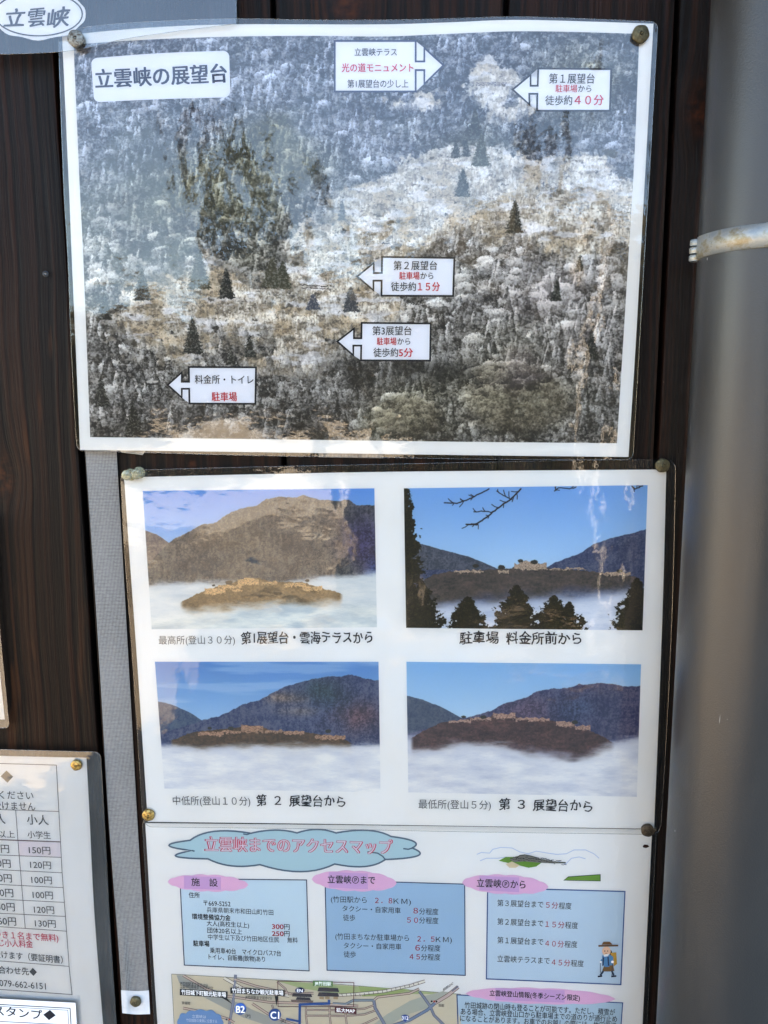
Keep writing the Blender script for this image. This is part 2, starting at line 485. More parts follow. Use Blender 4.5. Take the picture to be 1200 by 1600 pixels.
def make_twigs():
    rr = random.Random(3)
    out = []
    def br(pts, wd, n):
        q = []
        for (ax, ay), (bx, by) in zip(pts[:-1], pts[1:]):
            q += [(ax + (bx - ax) * t + rr.uniform(-.8, .8), ay + (by - ay) * t + rr.uniform(-.8, .8)) for t in (0, .25, .5, .75)]
        q.append(pts[-1])
        out.append((q, wd))
        for i in range(n):
            k = rr.randrange(1, len(q) - 1)
            x, y = q[k]; dx, dy = q[k + 1][0] - q[k][0], q[k + 1][1] - q[k][1]
            a = math.atan2(dy, dx) + rr.choice((-.8, .8, .6, -1.0)); L = rr.uniform(4, 12)
            m = (x + math.cos(a) * L * .5 + rr.uniform(-1, 1), y + math.sin(a) * L * .5)
            out.append(([(x, y), m, (m[0] + math.cos(a + .3) * L * .5, m[1] + math.sin(a + .3) * L * .5)], .25))
    br([(814, 761), (800, 776), (782, 788), (770, 798), (756, 808), (744, 818), (728, 817)], .8, 13)
    br([(764, 761), (748, 768), (734, 776), (714, 783), (694, 782)], .6, 9)
    br([(770, 798), (755, 796), (740, 797)], .4, 2); br([(800, 778), (786, 771), (776, 764)], .35, 3)
    br([(866, 766), (872, 760), (890, 762), (900, 759)], .4, 4); br([(988, 759), (992, 764), (1004, 759)], .5, 3)
    return out

def line_y(pts, xs):
    p = np.array(pts, float)
    return np.interp(xs, p[:, 0], p[:, 1])

def paint_view(bbox, skyc, layers, fog, castle, extra=None, clouds=0.0, trees=None, twigs=None, tones=None):
    """bbox in photograph pixels; every line below is given in them too"""
    x0, y0, x1, y1 = bbox
    S = 2.0
    w, h = int((x1 - x0) * S), int((y1 - y0) * S)
    Y, X = np.mgrid[0:h, 0:w].astype(float)
    PX = x0 + X / S; PY = y0 + Y / S
    t = (PY - y0) / (y1 - y0)
    img = lerp3(np.ones((h, w, 3)) * C3(*skyc[0]), C3(*skyc[1]), np.clip(t * 1.8, 0, 1))
    if clouds:  # pale film reflection over the sky, painted into the print
        c = fbm(h, w, 300, 26, 5, .55)
        img = lerp3(img, C3(196, 214, 226), sst(.5, .72, c) * clouds)
    for pts, cA, cB, rough in layers:
        xs = x0 + np.arange(w) / S
        ridge = line_y(pts, xs) + (fbm(1, w, 16, 2, 4, .6)[0] - .5) * rough
        d = PY - ridge[None, :]
        m = sst(-.6, .6, d)
        hf = fbm(h, w, 70, 70, 6, .62)
        hx = np.gradient(hf, axis=1); hy = np.gradient(hf, axis=0)
        light = np.clip(.5 + (hx * 26 + hy * 14), 0, 1)
        sp_ = fbm(h, w, 6, 5, 3, .9)
        gul = fbm(h, w, 9, 40, 3, .6)
        light = np.clip(.42 * light + .80 * (sp_ - .5) * 2.4 + .5 * (gul - .5) * 2 + .30 + (fbm(h, w, 60, 26, 3, .6) - .5) * .9, 0, 1)
        body = lerp3(np.ones((h, w, 3)) * C3(*cA), C3(*cB), light)
        if tones:
            for (u, v, ru, rv, c, s) in tones:
                body = lerp3(body, C3(*c) * (.7 + .6 * light[..., None]), np.clip(s * blob(PX + (hf - .5) * 50, PY, u, v, ru, rv), 0, 1))
        # thin mist thickens downwards
        img = lerp3(img, body, m) if False else img * (1 - m[..., None]) + body * m[..., None]
    f = fbm(h, w, 90, 26, 5, .6); f = np.clip(.56 + (f - .5) * 1.1 + np.gradient(f, axis=0) * 2, 0, 1)
    def fogmask(ytop, soft, amp):
        return sst(0, soft, PY - (line_y(ytop, PX) + (f - .5) * amp))
    back, front = fog
    fc = lerp3(np.ones((h, w, 3)) * C3(*back[3]), C3(*back[4]), f)
    img = lerp3(img, fc, fogmask(*back[:3]))
    # castle hill
    top, bot, cA, cB, ruin, ruins = castle
    xs = x0 + np.arange(w) / S
    cy = line_y(top, xs) + (fbm(1, w, 8, 2, 3, .6)[0] - .5) * 3.0
    g = fbm(h, w, 7, 5, 4, .7); g2 = fbm(h, w, 50, 20, 3)
    body = lerp3(np.ones((h, w, 3)) * C3(*cA), C3(*cB), np.clip((g * .6 + g2 * .4) * 2 - .5, 0, 1))
    lo, hi = top[0][0], top[-1][0]
    m = sst(-.5, .8, PY - cy[None, :]) * sst(lo, lo + 8, PX) * (1 - sst(hi - 8, hi, PX)) * (1 - sst(-6, 20, PY - line_y(bot, PX) + (g2 - .5) * 22))
    img = img * (1 - m[..., None]) + body * m[..., None]
    rr = fbm(h, w, 3, 2.2, 2, .8)
    for (ax, ay, bx, by) in ruins:
        jag = (up(rng.random((3, int((x1 - x0) / 5) + 2)), h, w) - .5)
        mm = (PX > ax) & (PX < bx) & (PY > ay + jag * 4 + (g - .5) * 3) & (PY < by + (g - .5) * 9) & (rr + g > .55)
        col = lerp3(np.ones((h, w, 3)) * (C3(*ruin) * .58), C3(*ruin), np.clip(rr * 2 - .35, 0, 1))
        img[mm] = col[mm]
    for (tx, ty, tr) in extra or ():
        tr = tr * .72
        mm = ((PX - tx) / tr) ** 2 + ((PY - ty) / (tr * .6)) ** 2 + (rr - .5) < 1
        img[mm] = C3(50, 50, 46)
    fc = lerp3(np.ones((h, w, 3)) * C3(*front[3]), C3(*front[4]), np.clip(f * 1.6 - .3, 0, 1))
    img = lerp3(img, fc, fogmask(*front[:3]) * .97)
    if trees:
        leaf = fbm(h, w, 3, 3, 3, .8); leaf2 = fbm(h, w, 14, 12, 3, .6)
        for (tx, ty, base, half) in trees:
            tt = np.clip((PY - ty) / (base - ty), 0, 1.2)
            j = ((PY - ty + (leaf2 - .5) * 14 + np.abs(PX - tx) * .5) / 8.5) % 1
            hw = half * tt ** .7 * (.80 + .2 * j) + (leaf2 - .5) * 36 * np.clip(tt * 2, .15, 1) + (leaf - .5) * 8
            mm = (np.abs(PX - tx) < hw) & (PY > ty)
            col = lerp3(np.ones((h, w, 3)) * C3(8, 9, 6), C3(62, 62, 26), np.clip((leaf - .5) * 2.4 + (1 - j) * .15, 0, 1))
            img[mm] = col[mm]
    if twigs:
        for pts, wd in twigs:
            for (ax, ay), (bx, by) in zip(pts[:-1], pts[1:]):
                L = max(1e-3, math.hypot(bx - ax, by - ay))
                s = np.clip(((PX - ax) * (bx - ax) + (PY - ay) * (by - ay)) / L ** 2, 0, 1)
                dd = np.hypot(PX - ax - s * (bx - ax), PY - ay - s * (by - ay))
                k = np.clip(1 - (dd - wd) / .7, 0, 1)
                img = lerp3(img, C3(34, 36, 44), k)
    img += (rng.random((h, w, 1)) - .5) * .025
    return img

# ------------------------------------------------------------------ surveying tools for sheets of paper
def smooth_curve(pts):
    p = np.array(pts, float)
    if len(p) == 2:
        return lambda t: p[0] * (1 - t) + p[1] * t
    L = np.r_[0, np.cumsum(np.hypot(*np.diff(p, axis=0).T))]
    L /= L[-1]
    def f(t):
        i = min(max(int(np.searchsorted(L, t)) - 1, 0), len(p) - 2)
        a, b = L[i], L[i + 1]
        s = (t - a) / (b - a)
        p1, p2 = p[i], p[i + 1]
        m1 = (p[i + 1] - p[i - 1]) / (L[i + 1] - L[i - 1]) if i > 0 else (p2 - p1) / (b - a)
        m2 = (p[i + 2] - p[i]) / (L[i + 2] - L[i]) if i < len(p) - 2 else (p2 - p1) / (b - a)
        h = b - a
        return ((2 * s ** 3 - 3 * s ** 2 + 1) * p1 + (s ** 3 - 2 * s ** 2 + s) * h * m1 + (-2 * s ** 3 + 3 * s ** 2) * p2 + (s ** 3 - s ** 2) * h * m2)
    return f

class Coons:
    """maps u,v in 0..1 (v downwards) to photograph pixels from four edge curves"""
    def __init__(s, top, bottom, left, right):
        s.t, s.b, s.l, s.r = map(smooth_curve, (top, bottom, left, right))
    def __call__(s, u, v):
        t, b, l, r = s.t(u), s.b(u), s.l(v), s.r(v)
        c = (1 - u) * (1 - v) * s.t(0) + u * (1 - v) * s.t(1) + (1 - u) * v * s.b(0) + u * v * s.b(1)
        return (1 - v) * t + v * b + (1 - u) * l + u * r - c

def Quad(tl, tr, br, bl):
    return Coons([tl, tr], [bl, br], [tl, bl], [tr, br])

LAYER = 0.00007
def poly_uv(outline, nx, ny):
    """polygon in the unit square cut along a grid; returns verts, faces"""
    bm = bmesh.new()
    f = bm.faces.new([bm.verts.new((a, b, 0)) for a, b in outline])
    for k in range(1, nx):
        bmesh.ops.bisect_plane(bm, geom=bm.faces[:] + bm.edges[:] + bm.verts[:], plane_co=(k / nx, 0, 0), plane_no=(1, 0, 0), dist=1e-6)
    for k in range(1, ny):
        bmesh.ops.bisect_plane(bm, geom=bm.faces[:] + bm.edges[:] + bm.verts[:], plane_co=(0, k / ny, 0), plane_no=(0, 1, 0), dist=1e-6)
    bm.verts.index_update()
    vs = [(v.co.x, v.co.y) for v in bm.verts]
    fs = [[v.index for v in f.verts] for f in bm.faces]
    bm.free()
    return vs, fs

def rrect(ru, rv, seg=6):
    if ru <= 0: return [(0, 0), (1, 0), (1, 1), (0, 1)]
    pts = []
    for cx, cy, a0 in ((ru, rv, 180), (1 - ru, rv, 270), (1 - ru, 1 - rv, 0), (ru, 1 - rv, 90)):
        for k in range(seg + 1):
            a = R(a0 + 90 * k / seg)
            pts.append((cx + ru * math.cos(a), cy + rv * math.sin(a)))
    return pts

def sheet(name, cmap, depth, off, mat, parent, nx=24, ny=18, round_=(0, 0)):
    vs, fs = poly_uv(rrect(*round_), nx, ny)
    co, uvs = [], []
    for u, v in vs:
        p = cmap(u, v)
        co.append(at(p[0], p[1], depth(p[0], p[1]) + off))
        uvs.append((u, 1 - v))
    me = bpy.data.meshes.new(name)
    me.from_pydata(co, [], [f[::-1] for f in fs])
    me.update()
    ul = me.uv_layers.new(name='UVMap')
    for l in me.loops:
        ul.data[l.index].uv = uvs[l.vertex_index]
    # faces must look at the viewer
    if len(me.polygons) and sum(p.normal.y for p in me.polygons) > 0:
        me.flip_normals()
    return obj(name, me, parent, [mat], smooth=True)

def rim(name, cmap, depth, off, rad, mat, parent, round_, n=90):
    """bead along the sealed edge of a laminated sheet"""
    out = rrect(*round_)
    pts = []
    for (a, b), (c, d) in zip(out, out[1:] + out[:1]):
        k = max(1, int(max(abs(c - a), abs(d - b)) * 24))
        for i in range(k):
            pts.append((a + (c - a) * i / k, b + (d - b) * i / k))
    P = []
    for u, v in pts:
        p = cmap(u, v)
        P.append(at(p[0], p[1], depth(p[0], p[1]) + off))
    vs, fs = [], []
    m = len(P)
    for i, p in enumerate(P):
        t = (P[(i + 1) % m] - P[i - 1]).normalized()
        a = Vector((0, -1, 0)); b = t.cross(a).normalized()
        for k in range(5):
            an = 2 * math.pi * k / 5
            vs.append(p + (a * math.cos(an) + b * math.sin(an)) * rad)
    for i in range(m):
        for k in range(5):
            fs.append((i * 5 + k, i * 5 + (k + 1) % 5, ((i + 1) % m) * 5 + (k + 1) % 5, ((i + 1) % m) * 5 + k))
    return pydata(name, vs, fs, parent, [mat], smooth=True)

_tc = {}
def text_mesh(s, bold):
    k = (s, bold)
    if k not in _tc:
        c = bpy.data.curves.new('lettering', 'FONT')
        c.body = s
        c.resolution_u = 3
        o = bpy.data.objects.new('lettering', c)
        COL.objects.link(o)
        dg = bpy.context.evaluated_depsgraph_get()
        me = bpy.data.meshes.new_from_object(o.evaluated_get(dg))
        vs = np.array([(v.co.x, v.co.y) for v in me.vertices])
        fs = [tuple(p.vertices) for p in me.polygons]
        bpy.data.objects.remove(o); bpy.data.curves.remove(c); bpy.data.meshes.remove(me)
        _tc[k] = (vs, fs)
    return _tc[k]

class Ink:
    """collects flat print, drawn in photograph pixels, that lies on one sheet"""
    def __init__(s, depth, base=1):
        s.depth, s.base = depth, base
        s.v, s.f, s.c, s.cols = [], [], [], []
    def _col(s, c):
        if c not in s.cols: s.cols.append(c)
        return s.cols.index(c)
    def add(s, pts, faces, c, layer):
        n = len(s.v); ci = s._col(c)
        o = (s.base + layer) * LAYER
        for x, y in pts:
            s.v.append(at(x, y, s.depth(x, y) + o))
        for f in faces:
            s.f.append(tuple(n + i for i in f)); s.c.append(ci)
    def quad(s, tl, tr, br, bl, c, layer=0, n=8):
        m = Quad(tl, tr, br, bl)
        vs, fs = poly_uv([(0, 0), (1, 0), (1, 1), (0, 1)], n, n)
        s.add([m(u, v) for u, v in vs], fs, c, layer)
    def cmap(s, m, outline, c, layer=0, nx=8, ny=4):
        vs, fs = poly_uv(outline, nx, ny)
        s.add([m(u, v) for u, v in vs], fs, c, layer)
    def poly(s, pts, c, layer=0, cell=30):
        bm = bmesh.new()
        bm.faces.new([bm.verts.new((x, y, 0)) for x, y in pts])
        bmesh.ops.triangulate(bm, faces=bm.faces[:])
        xs = [p[0] for p in pts]; ys = [p[1] for p in pts]
        x = math.floor(min(xs) / cell) * cell + cell
        while x < max(xs):
            bmesh.ops.bisect_plane(bm, geom=bm.faces[:] + bm.edges[:] + bm.verts[:], plane_co=(x, 0, 0), plane_no=(1, 0, 0), dist=1e-5); x += cell
        y = math.floor(min(ys) / cell) * cell + cell
        while y < max(ys):
            bmesh.ops.bisect_plane(bm, geom=bm.faces[:] + bm.edges[:] + bm.verts[:], plane_co=(0, y, 0), plane_no=(0, 1, 0), dist=1e-5); y += cell
        bm.verts.index_update()
        vs = [(v.co.x, v.co.y) for v in bm.verts]; fs = [[v.index for v in f.verts] for f in bm.faces]
        bm.free()
        s.add(vs, fs, c, layer)
    def stroke(s, pts, w, c, layer=0, closed=False, step=18):
        P = [np.array(p, float) for p in pts]
        if closed: P = P + [P[0]]
        Q = [P[0]]
        for a, b in zip(P[:-1], P[1:]):
            k = max(1, int(np.hypot(*(b - a)) / step))
            for i in range(1, k + 1): Q.append(a + (b - a) * i / k)
        if closed: Q = Q[:-1]
        m = len(Q); L, Rr = [], []
        for i in range(m):
            a = Q[i - 1] if (i > 0 or closed) else Q[0]
            b = Q[(i + 1) % m] if (i < m - 1 or closed) else Q[-1]
            d1 = Q[i] - a; d2 = b - Q[i]
            if np.hypot(*d1) < 1e-6: d1 = d2
            if np.hypot(*d2) < 1e-6: d2 = d1
            d1 = d1 / np.hypot(*d1); d2 = d2 / np.hypot(*d2)
            t = d1 + d2
            if np.hypot(*t) < .1: t = d1
            t = t / np.hypot(*t)
            nn = np.array([-t[1], t[0]])
            k = 1 / max(.5, abs(float(np.dot(nn, (-d1[1], d1[0])))))
            L.append(Q[i] + nn * w / 2 * k); Rr.append(Q[i] - nn * w / 2 * k)
        fs = [(i, (i + 1) % m, m + (i + 1) % m, m + i) for i in range(m if closed else m - 1)]
        s.add(L + Rr, fs, c, layer)
    def text(s, t, x0, y0, x1, y1, h, c, bold=0.0, layer=2, lean=None, jit=0.0):
        """x0..x1: ink extent; y0,y1: middle line at both ends; h: height of a kanji in pixels"""
        vs, fs = text_mesh(t, 0)
        a, b = vs[:, 0].min(), vs[:, 0].max()
        u = (vs[:, 0] - a) / (b - a)
        k = h / 0.875
        vv = (vs[:, 1] - 0.36) * k
        if lean is None:
            xm = (x0 + x1) / 2
            lean = (640 - xm) / 7500.0          # verticals run to the vanishing point below
        X = x0 + (x1 - x0) * u - vv * lean
        Yv = y0 + (y1 - y0) * u - vv
        if jit:
            X = X + jit * np.sin(vs[:, 1] * 9 + vs[:, 0] * 2.3)
            Yv = Yv + jit * np.sin(vs[:, 0] * 7.1) + jit * .8 * np.sin(vs[:, 0] * 2.9 + 1)
        b_ = bold * k
        offs = [(0, 0)] if bold <= .002 else [(-b_, -b_ * .5), (b_, -b_ * .5), (b_, b_ * .5), (-b_, b_ * .5)]
        for i, (ox, oy) in enumerate(offs):
            s.add(list(zip(X + ox, Yv + oy)), fs, c, layer + .12 * i)
    def ring(s, cx, cy, rx, ry, w, c, layer=0, rot=0):
        s.stroke([(cx + rx * math.cos(2 * math.pi * k / 40), cy + ry * math.sin(2 * math.pi * k / 40)) for k in range(40)], w, c, layer, closed=True)
    def disc(s, cx, cy, rx, ry, c, layer=0, n=28):
        s.poly([(cx + rx * math.cos(2 * math.pi * k / n), cy + ry * math.sin(2 * math.pi * k / n)) for k in range(n)], c, layer)
    def build(s, name, parent, label=None):
        me = bpy.data.meshes.new(name)
        me.from_pydata(s.v, [], s.f)
        me.update()
        for p, c in zip(me.polygons, s.c): p.material_index = c
        bm = bmesh.new(); bm.from_mesh(me)
        for f in bm.faces:
            if f.normal.y > 0: f.normal_flip()
        bm.to_mesh(me); bm.free()
        o = obj(name, me, parent, [ink(c) for c in s.cols])
        if label: o['label'] = label
        return o

# ================================================================== THE WALL
KNOTS = []
for (px, py, s, st) in ((1094, 168, .016, .55), (4, 745, .016, .6), (545, -25, .022, .4), (655, 735, .010, .6), (300, 726, .005, .5)):
    p = at(px, py)
    KNOTS.append((p.x, p.z, s, st))
M_WOOD = wood_mat()
n_ = N('dark_backing'); M_BACK = n_.bsdf((0.004, 0.003, 0.003), 0.9, spec=0.1)
wall = empty('plank_wall', (0, 0, 0))
tag(wall, kind='structure')
seams = [-0.412, -0.2535, -0.094, 0.0725, 0.1935, 0.352]
x = seams[0]
while x > -2.3: x -= 0.159; seams.insert(0, x)
x = seams[-1]
while x < 2.3: x += 0.159; seams.append(x)
for a, b in zip(seams[:-1], seams[1:]):
    jz = random.uniform(-0.0008, 0.0008)
    bm = box_bm(a + 0.0018, b - 0.0018, 0.0 + jz, 0.018, 0.12, 2.55, 0.0022, 2)
    from_bm('plank', bm, wall, [M_WOOD])
from_bm('backing_board', box_bm(-2.6, 2.6, 0.0185, 0.04, 0.1, 2.56), wall, [M_BACK])
n_ = N('pale_render')
M_REND = n_.bsdf(n_.ramp(n_.noise(n_.pos((3, 3, 3)), 1.0, 5), [(0.3, (0.36, 0.34, 0.31)), (0.7, (0.46, 0.44, 0.40))]), 0.9)
n_ = N('roof_sheet')
M_ROOF = n_.bsdf((0.05, 0.05, 0.055), 0.5)
tag(from_bm('sun_block_body', box_bm(-2.7, 2.7, 0.041, 3.6, 0.0, 2.62), None, [M_REND]), kind='structure')  # added block behind the planks that keeps direct sun off the wall
tag(from_bm('light_block_roof', box_bm(-3.1, 3.1, -0.6, 4.1, 2.63, 2.78, 0.01), None, [M_ROOF]), kind='structure')  # added unseen overhang, sized to cut skylight from above

# nail head in the wood
n_ = N('dull_nail_steel'); M_NAIL = n_.bsdf((0.12, 0.13, 0.14), 0.45, metal=0.6, bump=n_.noise(n_.pos((900, 900, 900)), 1.0, 2), bd=0.0003)
def on_wall(px, py, d): return Matrix.Translation(at(px, py, d)) @ Matrix.Rotation(R(90), 4, 'X')
bm = lathe([(0, .0012), (.0012, .0011), (.0020, .0007), (.0022, 0), (.0022, -.004), (0, -.004)], 20, None, on_wall(71, 428, 0.0006))
tag(from_bm('nail', bm, None, [M_NAIL], True), 'small round steel nail head in dark plank left of snowy poster', 'nail')

# ================================================================== DOWNPIPE
n_ = N('grey_pvc')
sp = n_.n('SeparateXYZ', ins={0: n_.n('NewGeometry').outputs['Position']})
spk = n_.ramp(n_.noise(n_.pos((260, 260, 120)), 1.0, 1, .4), [(0.83, 0.0), (0.85, 1.0)])
scr = n_.ramp(n_.noise(n_.pos((420, 420, 34), (3, 0, 0)), 1.0, 1, .4), [(0.83, 0.0), (0.845, 1.0)])
dirt = n_.noise(n_.pos((40, 40, 7)), 1.0, 5, .6)
cc = n_.mix(n_.ramp(dirt, [(.3, 0.0), (.75, 1.0)]), (0.016, 0.0165, 0.0172), (0.025, 0.0252, 0.0250))
mot = n_.noise(n_.pos((900, 900, 900)), 1.0, 2)
cc = n_.mix(n_.math('MULTIPLY', mot, .25), cc, (0.038, 0.0375, 0.036))
cc = n_.mix(n_.math('MULTIPLY', n_.math('MAXIMUM', spk, n_.math('MULTIPLY', scr, .7)), .75), cc, (0.50, 0.50, 0.48))
M_PVC = n_.bsdf(cc, n_.ramp(dirt, [(.3, .30), (.7, .42)]), spec=.5, bump=mot, bd=.00015)
PR = 0.0445
pyc = -(PR + 0.022)
lo_, hi_ = 0.15, 0.5
target_px = 1069
def left_px(xc, z):
    # tangent from the camera to the pipe, seen from above
    dx, dy = xc - CAM[0], pyc - CAM[1]
    L = math.hypot(dx, dy); a = math.atan2(dx, dy) - math.asin(PR / L)
    t = math.sqrt(L * L - PR * PR)
    P = np.array([CAM[0] + math.sin(a) * t, CAM[1] + math.cos(a) * t, z])
    v = P - CAM
    return 600 + F * (v @ _r) / (v @ _f), 800 - F * (v @ _u) / (v @ _f)
for _ in range(40):
    m_ = (lo_ + hi_) / 2
    if left_px(m_, 1.42)[0] < target_px: lo_ = m_
    else: hi_ = m_
PXC = m_
pipe = empty('downpipe', (PXC, pyc, 0.05))
tag(pipe, 'grey plastic rain downpipe on the right, held by a metal band', 'downpipe')
bm = lathe([(PR - .003, 0.02), (PR, 0.02)] + [(PR, 0.02 + k * .1) for k in range(1, 26)] + [(PR - .003, 2.52)], 96, None, Matrix.Translation((PXC, pyc, 0.05)))
from_bm('pipe', bm, pipe, [M_PVC], True)
n_ = N('galvanised_band')
mo = n_.noise(n_.pos((90, 90, 150)), 1.0, 5, .65)
sp2 = n_.ramp(n_.noise(n_.pos((420, 420, 420)), 1.0, 2), [(.66, 0.0), (.72, 1.0)])
cb = n_.ramp(mo, [(.3, (.20, .235, .25)), (.5, (.30, .31, .29)), (.62, (.22, .18, .11)), (.75, (.34, .33, .28))])
cb = n_.mix(n_.math('MULTIPLY', sp2, .6), cb, (.12, .12, .13))
M_GALV = n_.bsdf(cb, .45, metal=.55, bump=mo, bd=.0006)
# height of the band from the photograph
def z_for(py):
    a, b = 1.0, 2.0
    for _ in range(40):
        m = (a + b) / 2
        if left_px(PXC, m)[1] > py: a = m
        else: b = m
    return m
zb0, zb1 = z_for(409), z_for(374)
band_r = PR + .0016
prof = [(PR + .0002, zb0), (band_r, zb0 + .0004), (band_r + .0003, (zb0 + zb1) / 2), (band_r, zb1 - .0004), (PR + .0002, zb1)]
bm = bmesh.new()
n_a = 72
a0, a1 = R(-6), R(186)
rings = []
for k in range(n_a + 1):
    a = -(a0 + (a1 - a0) * k / n_a)
    rings.append([bm.verts.new((PXC + r * math.cos(a), pyc + r * math.sin(a), z)) for r, z in prof])
for p, q in zip(rings[:-1], rings[1:]):
    for i in range(4): bm.faces.new([p[i], p[i + 1], q[i + 1], q[i]])
bandt = empty('pipe_band', (PXC, pyc, zb0))
tag(bandt, 'weathered galvanised metal band clamped around the grey downpipe', 'pipe bracket')
from_bm('strap', bm, bandt, [M_GALV], True)
hx = at(1088, 392, PR + .012); hx.z = (zb0 + zb1) / 2
hh = (zb1 - zb0)
for k in range(3):
    z0 = zb0 - .0005 + k * hh / 3 * 1.02
    r_ = .0045 if k != 2 else .0043
    bm = lathe([(0, z0), (r_ - .0006, z0), (r_, z0 + .0007), (r_, z0 + hh / 3 - .0014), (r_ - .0006, z0 + hh / 3 - .0007), (0, z0 + hh / 3 - .0007)], 20, None, Matrix.Translation((hx.x, hx.y, 0)))
    from_bm('hinge_knuckle', bm, bandt, [M_GALV], True)
bm = box_bm(hx.x + .001, PXC - PR + .006, hx.y - .001, hx.y + .001, zb0 + .002, zb1 - .002)
from_bm('hinge_leaf', bm, bandt, [M_GALV])
bm = box_bm(PXC - .004, PXC + .004, pyc + PR - .001, -.0005, (zb0 + zb1) / 2 - .004, (zb0 + zb1) / 2 + .004)
from_bm('wall_spike', bm, bandt, [M_GALV])

# ================================================================== SHEETS
M_PAPER = paper_mat('white_paper')
M_PAPER2 = paper_mat('white_paper_cool', (0.84, 0.84, 0.835))
n_ = N('laminate_rim')
_g = n_.n('BsdfGlossy', ins={'Color': (.7, .7, .68, 1), 'Roughness': .2})
_t = n_.n('BsdfTransparent', ins={'Color': (.8, .8, .8, 1)})
_m = n_.n('MixShader', ins={0: .2})
n_.t.links.new(_t.outputs[0], _m.inputs[1]); n_.t.links.new(_g.outputs[0], _m.inputs[2]); n_.t.links.new(_m.outputs[0], n_.out.inputs[0])
M_RIM = n_.m

def depthf(x0, y0, x1, y1, base, bow, waves=()):
    def f(x, y):
        u = (x - x0) / (x1 - x0); v = (y - y0) / (y1 - y0)
        d = base + bow * 4 * max(0, u * (1 - u)) * (0.4 + 0.6 * 4 * max(0, v * (1 - v)))
        for a, fu, fv, ph in waves:
            d += a * math.sin(fu * u * 2 * math.pi + fv * v * 2 * math.pi + ph)
        return d
    return f

NAVY = (44, 58, 92); BLACK = (24, 25, 32); RED = (205, 34, 52); PRED = (214, 62, 92); WHITE = (240, 240, 242); GREY = (66, 66, 66)

# ---------------------------------------------------------- poster 3: access map
d3 = depthf(223, 1290, 1020, 1850, .0022, .0012, ((.0006, .8, .5, 1.0),))
p3 = empty('map_poster', at(620, 1700))
tag(p3, 'laminated access map poster with blue information panels, lowest and cut by the frame', 'poster')
fm3 = film_mat('laminate_map', 0.8, .008, 5.1)
c3p = Coons([(227, 1286), (620, 1290), (1019, 1296)], [(266, 1850), (620, 1858), (992, 1862)], [(227, 1286), (246, 1600), (266, 1850)], [(1019, 1296), (1004, 1600), (992, 1862)])
c3f = Coons([(222, 1280), (620, 1284), (1026, 1290)], [(260, 1860), (620, 1868), (1000, 1872)], [(222, 1280), (241, 1600), (260, 1860)], [(1026, 1290), (1011, 1600), (1000, 1872)])
sheet('paper', c3p, d3, 0, M_PAPER, p3, 24, 18)
sheet('film', c3f, d3, .0007, fm3, p3, 30, 22, (.012, .018))
rim('film_edge', c3f, d3, .0007, .00022, M_RIM, p3, (.012, .018))
# cloud banner
def scallops(pts_bulges, steps=9):
    """closed outline of arcs: each entry is (x, y, bulge) - arc from this point to the next bulging outwards"""
    out = []
    m = len(pts_bulges)
    for i in range(m):
        x0, y0, b = pts_bulges[i]; x1, y1, _ = pts_bulges[(i + 1) % m]
        dx, dy = x1 - x0, y1 - y0; L = math.hypot(dx, dy); nx, ny = dy / L, -dx / L
        for k in range(steps):
            t = k / steps
            s = math.sin(math.pi * t) * b
            out.append((x0 + dx * t + nx * s, y0 + dy * t + ny * s))
    return out
def lobes(segs, n=10):
    out = []
    for a, m, b in segs:
        c = (2 * m[0] - (a[0] + b[0]) / 2, 2 * m[1] - (a[1] + b[1]) / 2)
        for i in range(n):
            t = i / n
            out.append(tuple((1 - t) ** 2 * a[q] + 2 * t * (1 - t) * c[q] + t * t * b[q] for q in (0, 1)))
    return out
cloud = lobes([((297, 1313), (335, 1299), (392, 1302)), ((392, 1302), (430, 1297), (464, 1301.5)), ((464, 1301.5), (495, 1296), (525, 1301.5)), ((525, 1301.5), (575, 1297.5), (611, 1307)),
               ((611, 1307), (647, 1315), (644, 1325)), ((644, 1325), (653, 1337), (602, 1343)), ((602, 1343), (570, 1354), (523, 1350)), ((523, 1350), (470, 1362), (406, 1351)),
               ((406, 1351), (362, 1353), (325, 1342)), ((325, 1342), (275, 1338), (300, 1329)), ((300, 1329), (264, 1321), (297, 1313))])
k = Ink(d3)
k.poly(cloud, (176, 208, 214), 0)
k.stroke(cloud, 2.5, (84, 106, 124), 1, closed=True)
for s_ in (((392, 1302), (386, 1304), (380, 1303)), ((645, 1325), (638, 1327), (630, 1326)), ((300, 1329), (304, 1330)), ((602, 1343), (598, 1338), (590, 1333), (574, 1331))): k.stroke(s_, 2, (70, 96, 116), 1)
cb_ = k.build('cloud_banner', p3)
k = Ink(d3)
k.text('立雲峡までのアクセスマップ', 320, 1319, 613, 1324, 22, (222, 48, 84), .040, 2)
k.text('立雲峡までのアクセスマップ', 320.5, 1319, 612.5, 1324, 22, (214, 208, 218), 0, 3.5)
k.build('lettering', cb_)
def tagshape(x0, y0, x1, y1, sag=0):
    n = 7
    pts = []
    w = x1 - x0; h = y1 - y0; ym = (y0 + y1) / 2
    base = [(x0, ym - h * .02), (x0 + w * .08, y0 + h * .22), (x0 + w * .30, y0 + h * .06), (x0 + w * .5, y0 + h * .03), (x0 + w * .72, y0 + h * .10), (x0 + w * .90, y0 + h * .30),
            (x1, ym + h * .08), (x0 + w * .90, y1 - h * .14), (x0 + w * .72, y1 - h * .04), (x0 + w * .5, y1), (x0 + w * .28, y1 - h * .06), (x0 + w * .1, y1 - h * .26)]
    return scallops([(a, b + sag * (a - x0) / w, 2.0 * (1 if w < 160 else .8)) for a, b in base], 5)
